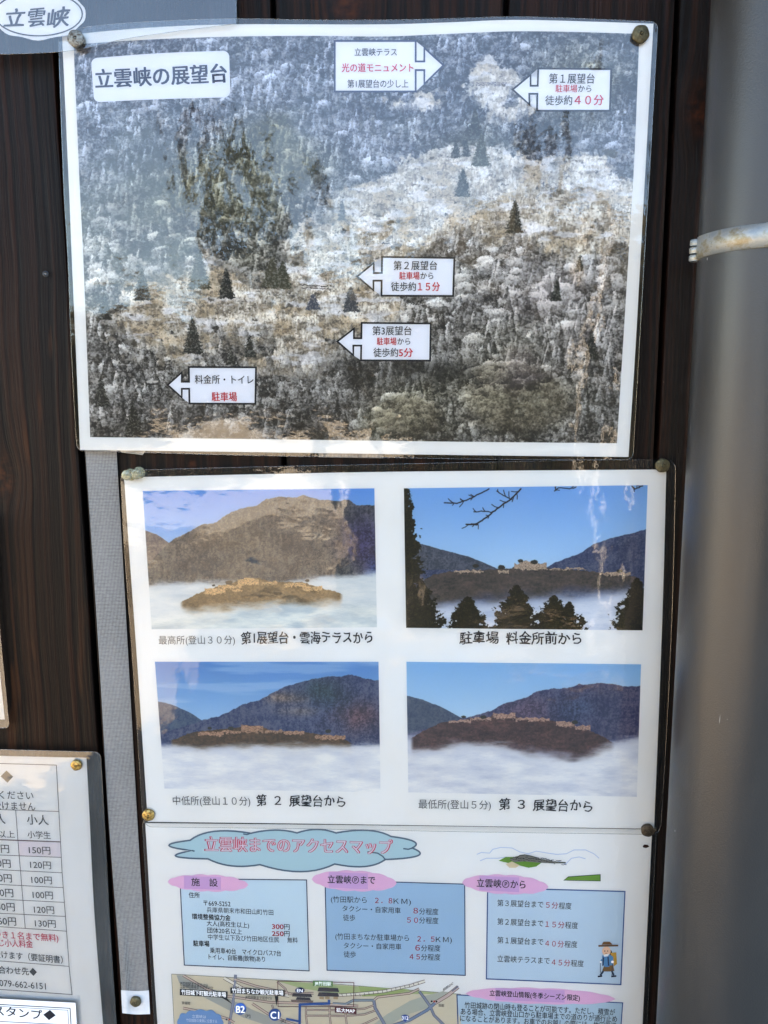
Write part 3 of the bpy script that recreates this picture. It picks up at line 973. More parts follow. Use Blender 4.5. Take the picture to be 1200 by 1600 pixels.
def panel(tl, tr, br, bl, fill, line, lw, tagbox, title, tx, texts, fill2=None, label=None):
    k = Ink(d3)
    k.quad(tl, tr, br, bl, fill, 0, 6)
    k.stroke([tl, tr, br, bl], lw, line, 1, closed=True)
    o = k.build('info_panel', p3, label)
    k = Ink(d3)
    for t in texts: k.text(*t)
    k.build('lettering', o)
    k = Ink(d3)
    x0, y0, x1, y1, sag = tagbox
    k.poly(tagshape(x0, y0, x1, y1, sag), (233, 186, 214), 3)
    w = x1 - x0
    k.poly([(x0 + w * .20, y0 + (y1 - y0) * .12), (x0 + w * .66, y0 + (y1 - y0) * .12 + sag * .6), (x0 + w * .66, y1 - (y1 - y0) * .08 + sag * .6), (x0 + w * .20, y1 - (y1 - y0) * .10)], (214, 172, 212), 4)
    k.text(title, *tx[:4], tx[4], BLACK, tx[5] if len(tx) > 5 else .012, 5)
    k.build('heading_tag', o)
    return o
DT = (48, 52, 62); RT = (196, 48, 66)
panel((281, 1373), (479, 1375), (483, 1517), (288, 1508), (200, 221, 230), (38, 50, 84), 1.5, (262, 1366, 388, 1391, 2), '施　設', (299, 1378, 340, 1379.5, 12, .008), [
    ('住所', 295, 1398.5, 312, 1399, 8.4, DT, .008), ('〒669-5252', 318, 1411, 360, 1412.5, 9, DT, .006), ('兵庫県朝来市和田山町竹田', 323, 1421.5, 427, 1426, 8.2, DT, .0),
    ('環境整備協力金', 300, 1432, 360, 1434.5, 8.4, BLACK, .02), ('大人(高校生以上)', 323, 1442.5, 389, 1446, 8.2, DT, .004), ('300', 425, 1447.5, 443, 1448, 9, RT, .022), ('円', 444, 1448, 452.5, 1448.5, 8.6, DT, .006),
    ('団体20名以上', 324, 1453.5, 378, 1456, 8.4, DT, .004), ('250', 425, 1458.5, 443, 1459, 9, RT, .022), ('円', 444, 1458.8, 452.5, 1459, 8.6, DT, .006),
    ('中学生以下及び竹田地区住民', 325, 1464, 436, 1468.5, 8.4, DT, .0), ('無料', 449, 1469, 465, 1469.5, 8.4, DT, .004), ('駐車場', 302, 1474, 327, 1474.8, 8.6, BLACK, .022),
    ('乗用車40台　マイクロバス7台', 328, 1485, 439, 1490, 8.6, DT, .006), ('トイレ、自販機(飲物)あり', 326, 1495, 414, 1499, 8.4, DT, .008)])
panel((508, 1375), (726, 1381.5), (727, 1524), (511, 1516), (160, 195, 217), (38, 62, 100), 1.5, (487, 1359, 620, 1390, 3), '立雲峡Ⓟまで', (512, 1374, 586, 1375.5, 12), [
    ('(竹田駅から', 517, 1405, 573, 1406.5, 9.5, DT, .0), ('２．８', 586, 1407, 613, 1407.5, 9.5, RT, .008), ('ＫＭ)', 615, 1408, 642, 1409, 9.5, DT, .0),
    ('タクシー・自家用車', 535, 1419.5, 626, 1423, 9, DT, .0), ('８', 646, 1423, 653, 1423, 10, RT, .008), ('分程度', 655, 1424, 685, 1425, 9.5, DT, .0), ('徒歩', 536, 1434, 555, 1434.5, 9.5, DT, .0),
    ('５０', 636, 1437.5, 653, 1438, 9.5, RT, .008), ('分程度', 655, 1438, 685, 1439, 9.5, DT, .0), ('(竹田まちなか駐車場から', 524, 1463, 639, 1466, 9.5, DT, .0), ('２．５', 652, 1467, 679, 1467.5, 9.5, RT, .008),
    ('ＫＭ)', 681, 1468, 706, 1468.5, 9.5, DT, .0), ('タクシー・自家用車', 537, 1477.5, 627, 1479.5, 9, DT, .0), ('６', 649, 1481, 656, 1481, 10, RT, .008), ('分程度', 658, 1481.5, 688, 1482, 9.5, DT, .0),
    ('徒歩', 537, 1491, 556, 1491.5, 9.5, DT, .0), ('４５', 640, 1495, 656, 1495, 9.5, RT, .008), ('分程度', 658, 1495.5, 688, 1496, 9.5, DT, .0)])
o_ = panel((762, 1387), (976.5, 1393), (970, 1538.5), (760, 1529.5), (192, 213, 225), (44, 84, 142), 1.8, (722, 1365, 857, 1394, 4), '立雲峡Ⓟから', (745, 1379.5, 821, 1382.5, 12.5), [
    ('第３展望台まで', 777, 1411, 849, 1413.5, 10, GREY, -.004), ('５分', 853, 1414, 872, 1415, 10, RT, .0), ('程度', 873, 1415.5, 893, 1416, 10, GREY, -.004),
    ('第２展望台まで', 777, 1440, 849, 1443, 10, GREY, -.004), ('１５分', 852, 1444, 882, 1445.5, 10, RT, .0), ('程度', 883, 1445.5, 903, 1446.5, 10, GREY, -.004),
    ('第１展望台まで', 777, 1469, 849, 1472, 10, GREY, -.004), ('４０分', 852, 1474, 881, 1475.5, 10, RT, .0), ('程度', 882, 1475.5, 902, 1476, 10, GREY, -.004),
    ('立雲峡テラスまで', 777, 1498, 859, 1501.5, 10, GREY, -.004), ('４５分', 862, 1503.5, 891, 1505, 10, RT, .0), ('程度', 892, 1505, 912, 1506, 10, GREY, -.004)])
panel((714, 1554.5), (973, 1567), (960, 1740), (720, 1730), (182, 208, 220), (44, 84, 142), 1.6, (727, 1541, 962, 1565, 6), '立雲峡登山情報(冬季シーズン限定)', (765, 1551.5, 906, 1559.5, 9), [
    ('竹田城跡の閉山時も登ることが可能です。ただし、積雪が', 726, 1570.5, 961, 1582, 9.6, BLACK, .006), ('ある場合、立雲峡登山口から駐車場までの道のりが通行止め', 720, 1580.5, 964, 1592.5, 9.6, BLACK, .006),
    ('になることがあります。お車でのお越しの際には、竹田周辺', 719, 1591, 963, 1603, 9.6, BLACK, .006)])
# castle drawing
k = Ink(d3)
CL = (178, 196, 222)
k.stroke([(745, 1335), (752, 1332), (765, 1333), (770, 1327), (783, 1324), (800, 1325), (812, 1331), (825, 1334), (838, 1330), (856, 1333), (870, 1335), (885, 1334), (897, 1328), (915, 1328), (928, 1334), (936, 1341)], 1.2, CL, 0)
k.stroke([(750, 1345), (760, 1341), (778, 1341), (792, 1339), (800, 1342)], 1.2, CL, 0)
k.stroke([(862, 1349), (874, 1346), (884, 1350), (893, 1341), (905, 1339), (915, 1342)], 1.2, CL, 0)
k.poly([(779, 1345), (790, 1339), (800, 1339), (812, 1342), (846, 1348), (838, 1354), (826, 1356), (810, 1352), (796, 1349)], (96, 152, 48), 1)
k.poly([(790, 1350), (800, 1346), (812, 1352), (806, 1356), (796, 1356)], (224, 204, 170), 2)
k.poly([(796, 1343), (806, 1338), (818, 1336), (828, 1337), (842, 1341), (866, 1346), (884, 1347), (884, 1349), (862, 1349), (842, 1348), (820, 1346), (804, 1347)], (120, 116, 106), 3)
for i in range(22):
    a = 797 + i * 4
    yy = 1340 + max(0, (a - 830) * .13) + random.uniform(-1, 2)
    k.stroke([(a, yy), (a + random.uniform(3, 6), yy + random.uniform(-.6, 1))], .9, (36, 36, 38), 4)
    k.stroke([(a, yy + 3), (a + random.uniform(2, 5), yy + 3.5)], .8, (48, 46, 46), 4)
k.stroke([(806, 1342), (812, 1336.5), (820, 1335.5), (828, 1337), (842, 1341)], 1.1, (30, 30, 34), 4)
k.build('castle_drawing', p3, 'small drawing of castle ruins on green hill with pale cloud lines')
k = Ink(d3)
k.poly([(881, 1375.5), (888, 1370), (938, 1366.5), (938, 1376.5)], (104, 158, 52), 1)
k.stroke([(881, 1375.5), (888, 1370), (938, 1366.5), (938, 1376.5)], 1.0, (40, 60, 36), 2, closed=True)
k.build('green_wedge', p3)
# hiker
k = Ink(d3)
k.disc(950, 1489.5, 6.6, 7, (66, 48, 38), 5)
k.disc(947.5, 1486, 6.8, 7.2, (236, 196, 166), 6)
k.poly([(940, 1476), (943, 1471.5), (953, 1471.5), (957, 1476)], (146, 96, 52), 7); k.stroke([(935, 1478), (966, 1477.5)], 2.6, (122, 80, 46), 7)
k.poly([(954, 1489), (963, 1488), (964, 1506), (958, 1511)], (206, 158, 60), 6)
k.poly([(941, 1493), (952, 1491), (958, 1495), (959, 1510), (945, 1511), (941, 1505)], (70, 148, 190), 7)
k.stroke([(943, 1496), (942, 1509)], 2.2, (34, 60, 96), 8); k.stroke([(950, 1495), (951, 1509)], 2.2, (34, 60, 96), 8)
k.poly([(943, 1492), (952, 1490), (950, 1494), (944, 1495)], (236, 238, 240), 8)
k.poly([(944, 1509), (958, 1508), (960, 1517), (953, 1518), (950, 1514), (945, 1518), (941, 1516)], (138, 98, 48), 7)
k.stroke([(943, 1517), (938, 1524)], 3, (38, 60, 84), 8); k.stroke([(956, 1517), (959, 1524)], 3, (38, 60, 84), 8)
k.stroke([(934, 1526), (941, 1525)], 2.4, (26, 34, 50), 9); k.stroke([(955, 1526), (963, 1525)], 2.4, (26, 34, 50), 9)
k.stroke([(941, 1499), (938, 1503), (940, 1504)], 2.6, (70, 148, 190), 8); k.stroke([(938, 1502), (938, 1520)], .9, (60, 60, 66), 9)
k.disc(938.5, 1503, 1.7, 1.7, (240, 236, 230), 9); k.disc(957, 1503, 2.2, 2, (240, 236, 230), 9)
k.stroke([(957, 1504), (956, 1525)], .9, (60, 60, 66), 9)
k.disc(945, 1486, .8, .9, (40, 30, 30), 9); k.disc(949.5, 1486, .8, .9, (40, 30, 30), 9); k.stroke([(945.5, 1489.5), (949, 1489.5)], .7, (150, 70, 60), 9)
k.build('hiker_drawing', p3, 'drawing of hiker in brown hat and blue jacket with walking poles')
# street map
mp = Coons([(268, 1522), (480, 1534), (720, 1553.5)], [(284, 1800), (720, 1810)], [(268, 1522), (284, 1800)], [(720, 1553.5), (720, 1810)])
k = Ink(d3)
k.cmap(mp, [(0, 0), (1, 0), (1, 1), (0, 1)], (216, 205, 182), 0, 12, 6)
k.stroke([(268, 1522), (480, 1534), (720, 1553.5)], .8, (120, 120, 112), 1)
k.stroke([(268, 1522), (272, 1600)], .8, (120, 120, 112), 1)
k.poly([(430, 1532), (720, 1553.5), (600, 1553), (520, 1552), (470, 1544)], (178, 190, 140), 1)
k.poly([(560, 1541), (640, 1546), (610, 1556), (566, 1557)], (166, 184, 120), 2)
k.poly([(276, 1524), (286, 1524), (330, 1548), (400, 1580), (450, 1600), (430, 1606), (380, 1590), (318, 1558), (280, 1536)], (176, 176, 168), 2)
k.poly([(692, 1549), (706, 1551), (668, 1575), (640, 1584), (600, 1606), (576, 1606), (606, 1584), (640, 1564), (664, 1556)], (184, 186, 172), 2)
RD = (112, 88, 84); RL = (212, 190, 176)
def road(pts, w, edge=RD, fill=RL, la=3):
    k.stroke(pts, w, edge, la); k.stroke(pts, w - 1.6, fill, la + 1)
road([(286, 1524), (322, 1545), (352, 1556), (420, 1566), (480, 1568), (560, 1572)], 4)
road([(366, 1530), (400, 1541), (455, 1553), (490, 1552)], 4); road([(350, 1528), (380, 1545), (410, 1549), (452, 1556)], 5.5, (104, 86, 82), (232, 226, 214))
for i in range(18):
    xx = 372 + i * 6
    k.stroke([(xx, 1541 + i * .8), (xx + 1.5, 1546 + i * .75)], .8, (104, 86, 82), 5)
road([(530, 1555), (560, 1553), (600, 1549), (640, 1540.5), (664, 1533)], 5.0, (104, 86, 82), (232, 226, 214))
for i in range(18):
    xx = 534 + i * 7
    yy = 1554.5 - max(0, (i - 4)) ** 1.25 * .72
    k.stroke([(xx, yy - 2.2), (xx + 1, yy + 2.2)], .8, (104, 86, 82), 5)
road([(286, 1575), (330, 1584), (356, 1592), (366, 1598)], 4)
road([(394, 1568), (420, 1585), (446, 1596), (470, 1604)], 4)
road([(425, 1570), (428, 1580)], 3); road([(433, 1534), (446, 1545), (450, 1555)], 3)
road([(368, 1523), (366, 1548), (364, 1568), (358, 1602)], 4.4, (112, 118, 136), (150, 154, 168))
road([(655, 1549), (662, 1558), (672, 1572), (678, 1586), (684, 1592), (700, 1608)], 4.4, (96, 104, 124), (140, 148, 166))
road([(584, 1563), (590, 1558), (640, 1552), (655, 1545)], 4); road([(584, 1563), (586, 1575), (596, 1592), (604, 1606)], 5, (96, 104, 124), (140, 148, 166))
road([(520, 1568), (540, 1569), (552, 1563), (584, 1563)], 4.2, (96, 112, 122), (146, 160, 168))
road([(608, 1604), (640, 1594), (668, 1578), (680, 1567)], 5, (70, 92, 124), (128, 148, 172)); road([(680, 1567), (700, 1555), (716, 1542)], 6, (120, 96, 92), (206, 184, 176))
k.stroke([(706, 1549), (716, 1541)], 2, (120, 130, 150), 5)
for yy in (1578, 1587): road([(478, yy), (540, yy + .5), (570, yy - 2), (586, yy - 8)], 3)
for xx in (478, 515, 540): road([(xx, 1573), (xx, 1587), (xx + 2, 1602)], 3)
road([(556, 1606), (590, 1590)], 3)
BL = (32, 92, 158)
k.stroke([(468, 1602), (468.5, 1569.5), (514, 1568), (514, 1562)], 4, BL, 7); k.stroke([(447, 1592), (468, 1596)], 3.2, BL, 7)
MR = (112, 44, 50)
k.stroke([(434, 1533), (553, 1535.5), (552.5, 1573), (434.5, 1573)], 1.0, MR, 6, closed=True)
for x0, y0, x1, y1 in ((496, 1543, 530, 1549), (496, 1550.5, 530, 1556.5), (456, 1552, 488, 1557), (462, 1558, 486, 1562)): k.poly([(x0 + 2, y0), (x1 - 2, y0 + 1), (x1, y1 + 1), (x0, y1)], (74, 66, 72), 7)
for x0 in (499, 508, 521): k.poly([(x0, 1557), (x0 + 7, 1557.5), (x0 + 7, 1561.5), (x0, 1561)], (184, 156, 122), 7)
k.poly([(454, 1562), (490, 1563.5), (488, 1567), (456, 1566)], (132, 112, 104), 7)
k.poly(scallops([(280, 1590, 4), (290, 1584, 3), (304, 1580, 3), (322, 1580, 4), (338, 1584, 3), (346, 1592, 4), (345, 1606, 2), (281, 1606, 4)], 6), (112, 160, 202), 6)
mo_ = k.build('street_map', p3, 'illustrated beige street map with blue walking route')
k = Ink(d3)
def lbl(x0, y0, x1, y1, yb, t, fillc, tc, h, hb):
    k.poly([(x0, y0), (x1, y1), (x1, y1 + hb), (x0, y0 + hb)], fillc, 8)
    k.text(t, x0 + 2.5, y0 + hb / 2, x1 - 2.5, y1 + hb / 2, h, tc, .012, 9)
lbl(281, 1545, 355.5, 1549.5, 0, '竹田城下町観光駐車場', (34, 34, 36), (236, 232, 226), 7.6, 10)
lbl(360, 1543, 445, 1547, 0, '竹田まちなか観光駐車場', (34, 34, 36), (236, 232, 226), 7.6, 9.5)
k.poly([(345, 1558), (354, 1559), (363, 1569)], (34, 34, 36), 8); k.poly([(429, 1556), (435, 1556.5), (432, 1572)], (34, 34, 36), 8)
k.text('JR竹田駅まで徒歩10分', 281, 1536, 325, 1540, 5, DT, .0, 8); k.text('立雲峡駐車場まで徒歩50分', 281, 1541, 333, 1544, 5, DT, .0, 8)
k.text('JR竹田駅まで徒歩1分', 383, 1558, 425, 1560, 5, DT, .004, 8); k.text('景福館', 284, 1567, 297, 1568, 4.6, DT, .0, 8)
k.text('立雲峡は', 300, 1588, 322, 1589, 5, (226, 236, 246), .0, 8); k.text('竹田城跡の東側に位置する', 291, 1594, 339, 1596, 5, (226, 236, 246), .0, 8)
for cx, cy, rr, t in ((375.5, 1576.5, 9.3, 'B2'), (429.5, 1585.5, 9.6, 'C1')):
    k.disc(cx, cy, rr, rr, (36, 92, 160), 9); k.text(t, cx - 6.6, cy + .3, cx + 6.6, cy + .6, 13.5, WHITE, .02, 10, lean=0)
lbl(523, 1573.5, 557, 1575.5, 0, '拡大MAP', (104, 38, 46), (240, 232, 226), 6.6, 9)
lbl(489, 1532.5, 520, 1533.5, 0, 'JR竹田駅', (96, 140, 82), (232, 238, 222), 6, 8)
k.disc(468.5, 1547.5, 7.5, 4.4, (38, 42, 92), 9); k.text('EN', 464, 1547.6, 473, 1548, 6.4, WHITE, .01, 10, lean=0)
k.poly([(627, 1587), (633, 1585.5), (639, 1587.5), (638.5, 1592), (633, 1597), (628, 1591.5)], (34, 82, 160), 9); k.text('312', 628, 1590.3, 638, 1590.6, 7, WHITE, .01, 10, lean=0)
k.text('和田山IC', 692, 1547.5, 708, 1536, 4.6, DT, .004, 8); k.text('加都', 685, 1571, 694, 1571.5, 4.6, DT, .0, 8)
for cx, cy, c_ in ((674.5, 1564.6, (30, 34, 50)), (678.5, 1564.7, (200, 80, 60)), (682, 1565, (60, 40, 40)), (354, 1593, (40, 60, 80)), (358.5, 1593, (180, 90, 70))): k.disc(cx, cy, 1.5, 1.5, c_, 9, 10)
k.text('[P]', 384, 1587, 391, 1587.5, 5, DT, .0, 8); k.text('[R]', 439, 1595, 446, 1595.5, 5, DT, .0, 8)
k.build('lettering', mo_)
# torn hole
k = Ink(d3, 9)
k.poly([(1004, 1322), (1007, 1319.5), (1012, 1320), (1014.5, 1323), (1010, 1325), (1005.5, 1324.5)], (46, 26, 20), 2)
k.build('puncture', p3)

# ---------------------------------------------------------- poster 2: four views
d2 = depthf(190, 720, 1050, 1300, .0048, .0026, ((.0011, .9, .35, .4), (.0006, .3, 1.1, 1.2)))
p2 = empty('views_poster', at(620, 1290))
tag(p2, 'laminated white poster with four photographs of castle hill above clouds', 'poster')
fm2 = film_mat('laminate_views', 1.0, .008, 1.3)
c2p = Coons([(194, 746), (400, 741), (620, 737), (1041, 733.5)], [(231, 1284), (480, 1287), (720, 1290.5), (1022, 1295)], [(194, 746), (201, 850), (214, 1030), (231, 1284)], [(1041, 733.5), (1037, 900), (1030, 1100), (1022, 1295)])
c2f = Coons([(188, 735), (400, 729.5), (620, 725), (860, 720), (1056, 718)], [(224, 1292), (480, 1295), (720, 1299.5), (1032, 1304)], [(188, 735), (194, 850), (207, 1030), (224, 1292)], [(1056, 718), (1052, 900), (1044, 1100), (1032, 1304)])
sheet('paper', c2p, d2, 0, M_PAPER, p2, 30, 22)
sheet('film', c2f, d2, .0007, fm2, p2, 36, 26, (.018, .027))
rim('film_edge', c2f, d2, .0007, .00022, M_RIM, p2, (.018, .027))
v1 = paint_view((223, 763, 589, 983), ((76, 150, 212), (176, 210, 232)),
    [([(223, 826), (240, 832), (262, 848), (300, 870)], (92, 86, 92), (134, 122, 114), 2),
     ([(223, 880), (262, 843), (285, 832), (312, 818), (335, 815), (360, 798), (375, 793), (400, 788), (418, 778), (440, 774), (462, 776), (476, 772), (500, 779), (530, 782), (548, 781), (560, 788), (589, 791)], (44, 52, 62), (112, 110, 104), 4)],
    (([(223, 905), (300, 900), (420, 905), (520, 893), (589, 890)], 14, 14, (190, 202, 208), (232, 232, 228)),
     ([(223, 955), (290, 945), (360, 938), (450, 932), (540, 934), (589, 938)], 22, 22, (184, 196, 200), (232, 233, 226))),
    ([(270, 942), (300, 927), (330, 917), (365, 908), (380, 903), (400, 903), (420, 910), (470, 910), (500, 920), (520, 925), (536, 930)], [(270, 945), (400, 946), (536, 934)],
     (78, 62, 40), (156, 124, 84), (236, 190, 136), [(312, 919, 346, 926), (334, 914, 372, 919), (366, 905, 400, 914), (376, 902, 392, 908), (356, 921, 374, 924), (404, 909, 430, 913), (440, 912, 476, 917), (470, 917, 502, 924), (310, 924, 340, 928)]),
    extra=[(352, 910, 8), (478, 908, 5), (327, 914, 4)],
    tones=[(575, 850, 34, 50, (62, 60, 96), 1.1), (585, 900, 18, 20, (40, 70, 130), .7), (360, 840, 60, 30, (120, 104, 88), .5)])
v2 = paint_view((631, 758, 1012, 985), ((104, 168, 218), (168, 206, 230)),
    [([(631, 843), (650, 846), (690, 858), (730, 868), (775, 887), (800, 900)], (56, 68, 84), (92, 100, 116), 2),
     ([(850, 890), (870, 878), (900, 868), (915, 860), (930, 850), (955, 840), (985, 834), (1012, 827)], (42, 60, 96), (84, 96, 122), 3)],
    (([(631, 925), (680, 925), (800, 930), (1012, 915)], 40, 10, (160, 178, 204), (196, 206, 220)),
     ([(631, 925), (680, 938), (720, 934), (800, 928), (850, 922), (900, 920), (960, 912), (1012, 904)], 26, 12, (176, 190, 208), (220, 224, 230))),
    ([(655, 910), (675, 898), (700, 893), (760, 890), (800, 888), (812, 881), (840, 879), (856, 887), (900, 890), (960, 896), (1004, 902)], [(655, 930), (700, 938), (760, 930), (860, 924), (1004, 908)],
     (52, 54, 56), (104, 88, 84), (206, 178, 156), [(708, 891, 756, 895), (778, 890, 796, 896), (804, 880, 856, 890), (812, 876, 842, 881), (850, 888, 920, 890), (940, 894, 990, 899)]),
    extra=[(743, 884, 7), (784, 886, 8), (814, 876, 6), (972, 892, 7), (836, 878, 8)],
    trees=[(634, 740, 990, 34), (655, 905, 992, 42), (730, 932, 1000, 44), (808, 914, 998, 50), (868, 930, 1000, 46), (892, 940, 996, 36), (1000, 902, 990, 44)],
    twigs=make_twigs())
v3 = paint_view((242, 1033, 595, 1239), ((70, 140, 196), (166, 204, 226)),
    [([(242, 1097), (262, 1102), (290, 1114), (308, 1126), (330, 1140)], (46, 70, 104), (80, 100, 120), 2),
     ([(242, 1150), (308, 1128), (340, 1120), (380, 1100), (400, 1096), (425, 1082), (445, 1072), (470, 1066), (490, 1060), (515, 1055), (535, 1057), (552, 1053), (575, 1060), (595, 1063)], (40, 56, 96), (92, 100, 124), 4)],
    (([(242, 1165), (400, 1170), (595, 1156)], 26, 10, (196, 202, 214), (226, 227, 230)),
     ([(242, 1156), (300, 1164), (400, 1158), (480, 1156), (540, 1156), (595, 1152)], 18, 16, (204, 208, 216), (236, 235, 231))),
    ([(255, 1162), (285, 1150), (305, 1145), (330, 1142), (370, 1138), (380, 1135), (405, 1136), (420, 1143), (480, 1145), (530, 1152), (552, 1162)], [(255, 1170), (400, 1172), (552, 1170)],
     (64, 52, 42), (120, 88, 62), (204, 156, 126), [(302, 1147, 344, 1152), (340, 1144, 372, 1148), (372, 1135, 408, 1146), (410, 1142, 440, 1146), (440, 1144, 474, 1149), (490, 1149, 540, 1156)]),
    extra=[(322, 1140, 5), (356, 1140, 7), (512, 1143, 7)], clouds=.35,  # pale bands repeat the film's glare, not printed clouds
    tones=[(520, 1105, 60, 34, (56, 74, 110), .7), (440, 1090, 30, 10, (150, 124, 108), .8), (560, 1120, 40, 26, (110, 76, 80), .8), (460, 1112, 30, 8, (132, 116, 108), .6), (505, 1080, 34, 22, (40, 66, 72), .8)])
v4 = paint_view((635, 1033, 1002, 1245), ((122, 180, 216), (194, 218, 230)),
    [([(635, 1088), (660, 1094), (690, 1106), (712, 1118), (735, 1130)], (60, 76, 100), (88, 100, 116), 2),
     ([(635, 1150), (735, 1120), (765, 1112), (790, 1097), (820, 1090), (835, 1080), (865, 1073), (885, 1073), (905, 1066), (925, 1065), (945, 1063), (975, 1068), (1002, 1068)], (46, 54, 92), (94, 94, 118), 4)],
    (([(635, 1136), (700, 1140), (900, 1160), (1002, 1136)], 30, 14, (184, 192, 208), (220, 222, 226)),
     ([(635, 1166), (680, 1162), (720, 1152), (770, 1152), (820, 1166), (900, 1180), (950, 1152), (1002, 1142)], 22, 22, (194, 199, 210), (230, 230, 229))),
    ([(638, 1158), (660, 1144), (690, 1130), (730, 1124), (765, 1120), (772, 1115), (800, 1116), (812, 1122), (860, 1124), (900, 1132), (930, 1142), (965, 1160)], [(638, 1180), (720, 1160), (800, 1168), (900, 1176), (965, 1168)],
     (56, 44, 48), (118, 82, 76), (206, 162, 142), [(700, 1126, 736, 1130), (734, 1122, 768, 1126), (770, 1114, 806, 1123), (806, 1121, 860, 1126), (870, 1126, 900, 1134), (900, 1132, 925, 1139)]),
    extra=[(724, 1121, 5), (900, 1127, 7), (755, 1121, 7)],
    tones=[(820, 1110, 40, 24, (104, 80, 98), .7), (900, 1105, 40, 26, (58, 78, 108), .7), (660, 1172, 30, 14, (104, 112, 130), .6)])
for q, arr, lab in ((((223, 767), (585, 763), (589, 980), (237, 983)), v1, 'photograph of brown mountain over sunlit castle ruins in fog, top left'),
               (((631, 763), (1012, 758), (1004, 985), (634.5, 981)), v2, 'photograph with dark conifers and bare twigs framing castle hill, top right'),
               (((242, 1034), (591.5, 1034), (594.5, 1238), (257, 1232)), v3, 'photograph of blue mountain and low castle ruins over fog, bottom left'),
               (((635, 1034), (1001.7, 1038), (995, 1245), (638, 1238)), v4, 'photograph of reddish castle hill under pale sky, bottom right')):
    o_ = sheet('photo_print', Quad(*q), d2, LAYER, print_mat('printed_view', arr), p2, 12, 8)
    o_['label'] = lab
BR_ = (40, 40, 44)
for texts in ((('最高所(登山３０分)', 248, 1000.5, 367, 1000, 13, (92, 90, 88), -.012), ('第1展望台・雲海テラスから', 377, 997, 582, 996, 18, BR_, .016, 2, None, .7)),
              (('駐車場', 718, 997, 779, 996, 18, BR_, .018, 2, None, .7), ('料金所前から', 791, 997, 908, 998, 18, BR_, .018, 2, None, .7)),
              (('中低所(登山１０分)', 270, 1251, 391, 1252, 13.5, (70, 70, 72), -.012), ('第', 401, 1250.5, 416, 1250.5, 17, BR_, .018, 2, None, .5), ('２', 429, 1251, 439, 1251, 16, BR_, .014, 2), ('展望台から', 452, 1251, 539, 1252.5, 16.5, BR_, .016, 2, None, .7)),
              (('最低所(登山５分)', 654, 1256.5, 767, 1258, 13.5, (70, 70, 72), -.012), ('第', 780, 1256.5, 797, 1256.5, 17, BR_, .018, 2, None, .5), ('３', 809, 1257, 820, 1257, 16, BR_, .016, 2), ('展望台から', 833, 1257.5, 925, 1260, 17, BR_, .016, 2, None, .7))):
    k = Ink(d2)
    for t in texts: k.text(*t)
    k.build('caption', p2)

# ---------------------------------------------------------- poster 1: the snowy hillside
d1 = depthf(97, 36, 1020, 712, .0062, .0022, ((.0012, 1.0, .2, .6), (.0006, .4, 1.0, 2.0)))
p1 = empty('hillside_poster', at(560, 712))
tag(p1, 'large laminated poster of snowy forested hillside with white arrow signs', 'poster')
fm1 = film_mat('laminate_hillside', 1.0, .008, 9.7)
top1 = [(97, 56), (150, 50), (250, 42), (367, 38), (480, 38), (600, 38), (700, 35), (800, 31), (900, 33), (1021, 37)]
c1p = Coons(top1, [(125, 703), (400, 706.5), (600, 709.5), (800, 712), (982, 714)], [(97, 56), (108, 300), (112, 400), (119, 560), (125, 703)], [(1021, 37), (1012, 200), (1001, 400), (992, 560), (982, 714)])
topf = [(91, 50), (150, 40), (250, 33), (367, 29), (480, 31), (600, 31), (700, 29), (800, 26), (900, 28.5), (1028, 34)]
c1f = Coons(topf, [(120, 704), (400, 712), (600, 715), (800, 718), (989, 718)], [(91, 50), (100, 300), (106, 400), (112, 560), (120, 704)], [(1028, 34), (1019, 200), (1007, 400), (998, 560), (989, 718)])
sheet('paper', c1p, d1, 0, M_PAPER, p1, 34, 24)
sheet('film', c1f, d1, .0007, fm1, p1, 40, 28, (.011, .016))
rim('film_edge', c1f, d1, .0007, .00022, M_RIM, p1, (.011, .016))
c1i = Coons([(115, 70), (150, 67), (250, 61), (370, 57), (500, 56), (600, 57), (700, 53), (800, 49), (900, 50), (999, 53)], [(141, 683), (400, 686), (700, 690), (964, 692.5)],
            [(115, 70), (125, 300), (130, 400), (141, 683)], [(999, 53), (991, 250), (982, 400), (964, 692.5)])
sheet('photo_print', c1i, d1, LAYER, print_mat('printed_hillside', paint_forest()), p1, 34, 24)
k = Ink(d1, 2)
k.cmap(Coons([(142, 91), (250, 83), (358, 79)], [(147, 160), (250, 155), (360, 152)], [(142, 91), (147, 160)], [(358, 79), (360, 152)]), rrect(.045, .13), (226, 230, 240), 0, 8, 3)
o_ = k.build('title_plate', p1)
k = Ink(d1, 3); k.text('立雲峡の展望台', 149, 124, 354, 114.5, 28, (34, 44, 76), .024, 0, lean=.06); k.build('lettering', o_)
def callout(box, tip, hd, neck, texts, side, linec, label=None):
    tl, tr, br, bl = box
    (h0, h1), (n0, n1) = hd, neck
    if side == 'L':
        xe0 = lambda y: tl[0] + (bl[0] - tl[0]) * (y - tl[1]) / (bl[1] - tl[1])
        pts = [tl, tr, br, bl, (xe0(n1), n1), (h1[0], n1), h1, tip, h0, (h0[0], n0), (xe0(n0), n0)]
    else:
        pts = [tl, tr, (tr[0], n0), (h0[0], n0), h0, tip, h1, (h1[0], n1), (tr[0], n1), br, bl]
    k = Ink(d1, 2)
    k.poly(pts, (232, 234, 240), 0)
    k.stroke(pts, 2.9, linec, 1, closed=True)
    o = k.build('arrow_sign', p1, label)
    k = Ink(d1, 3)
    for t in texts: k.text(*t)
    k.build('lettering', o)
B2 = (34, 40, 66)
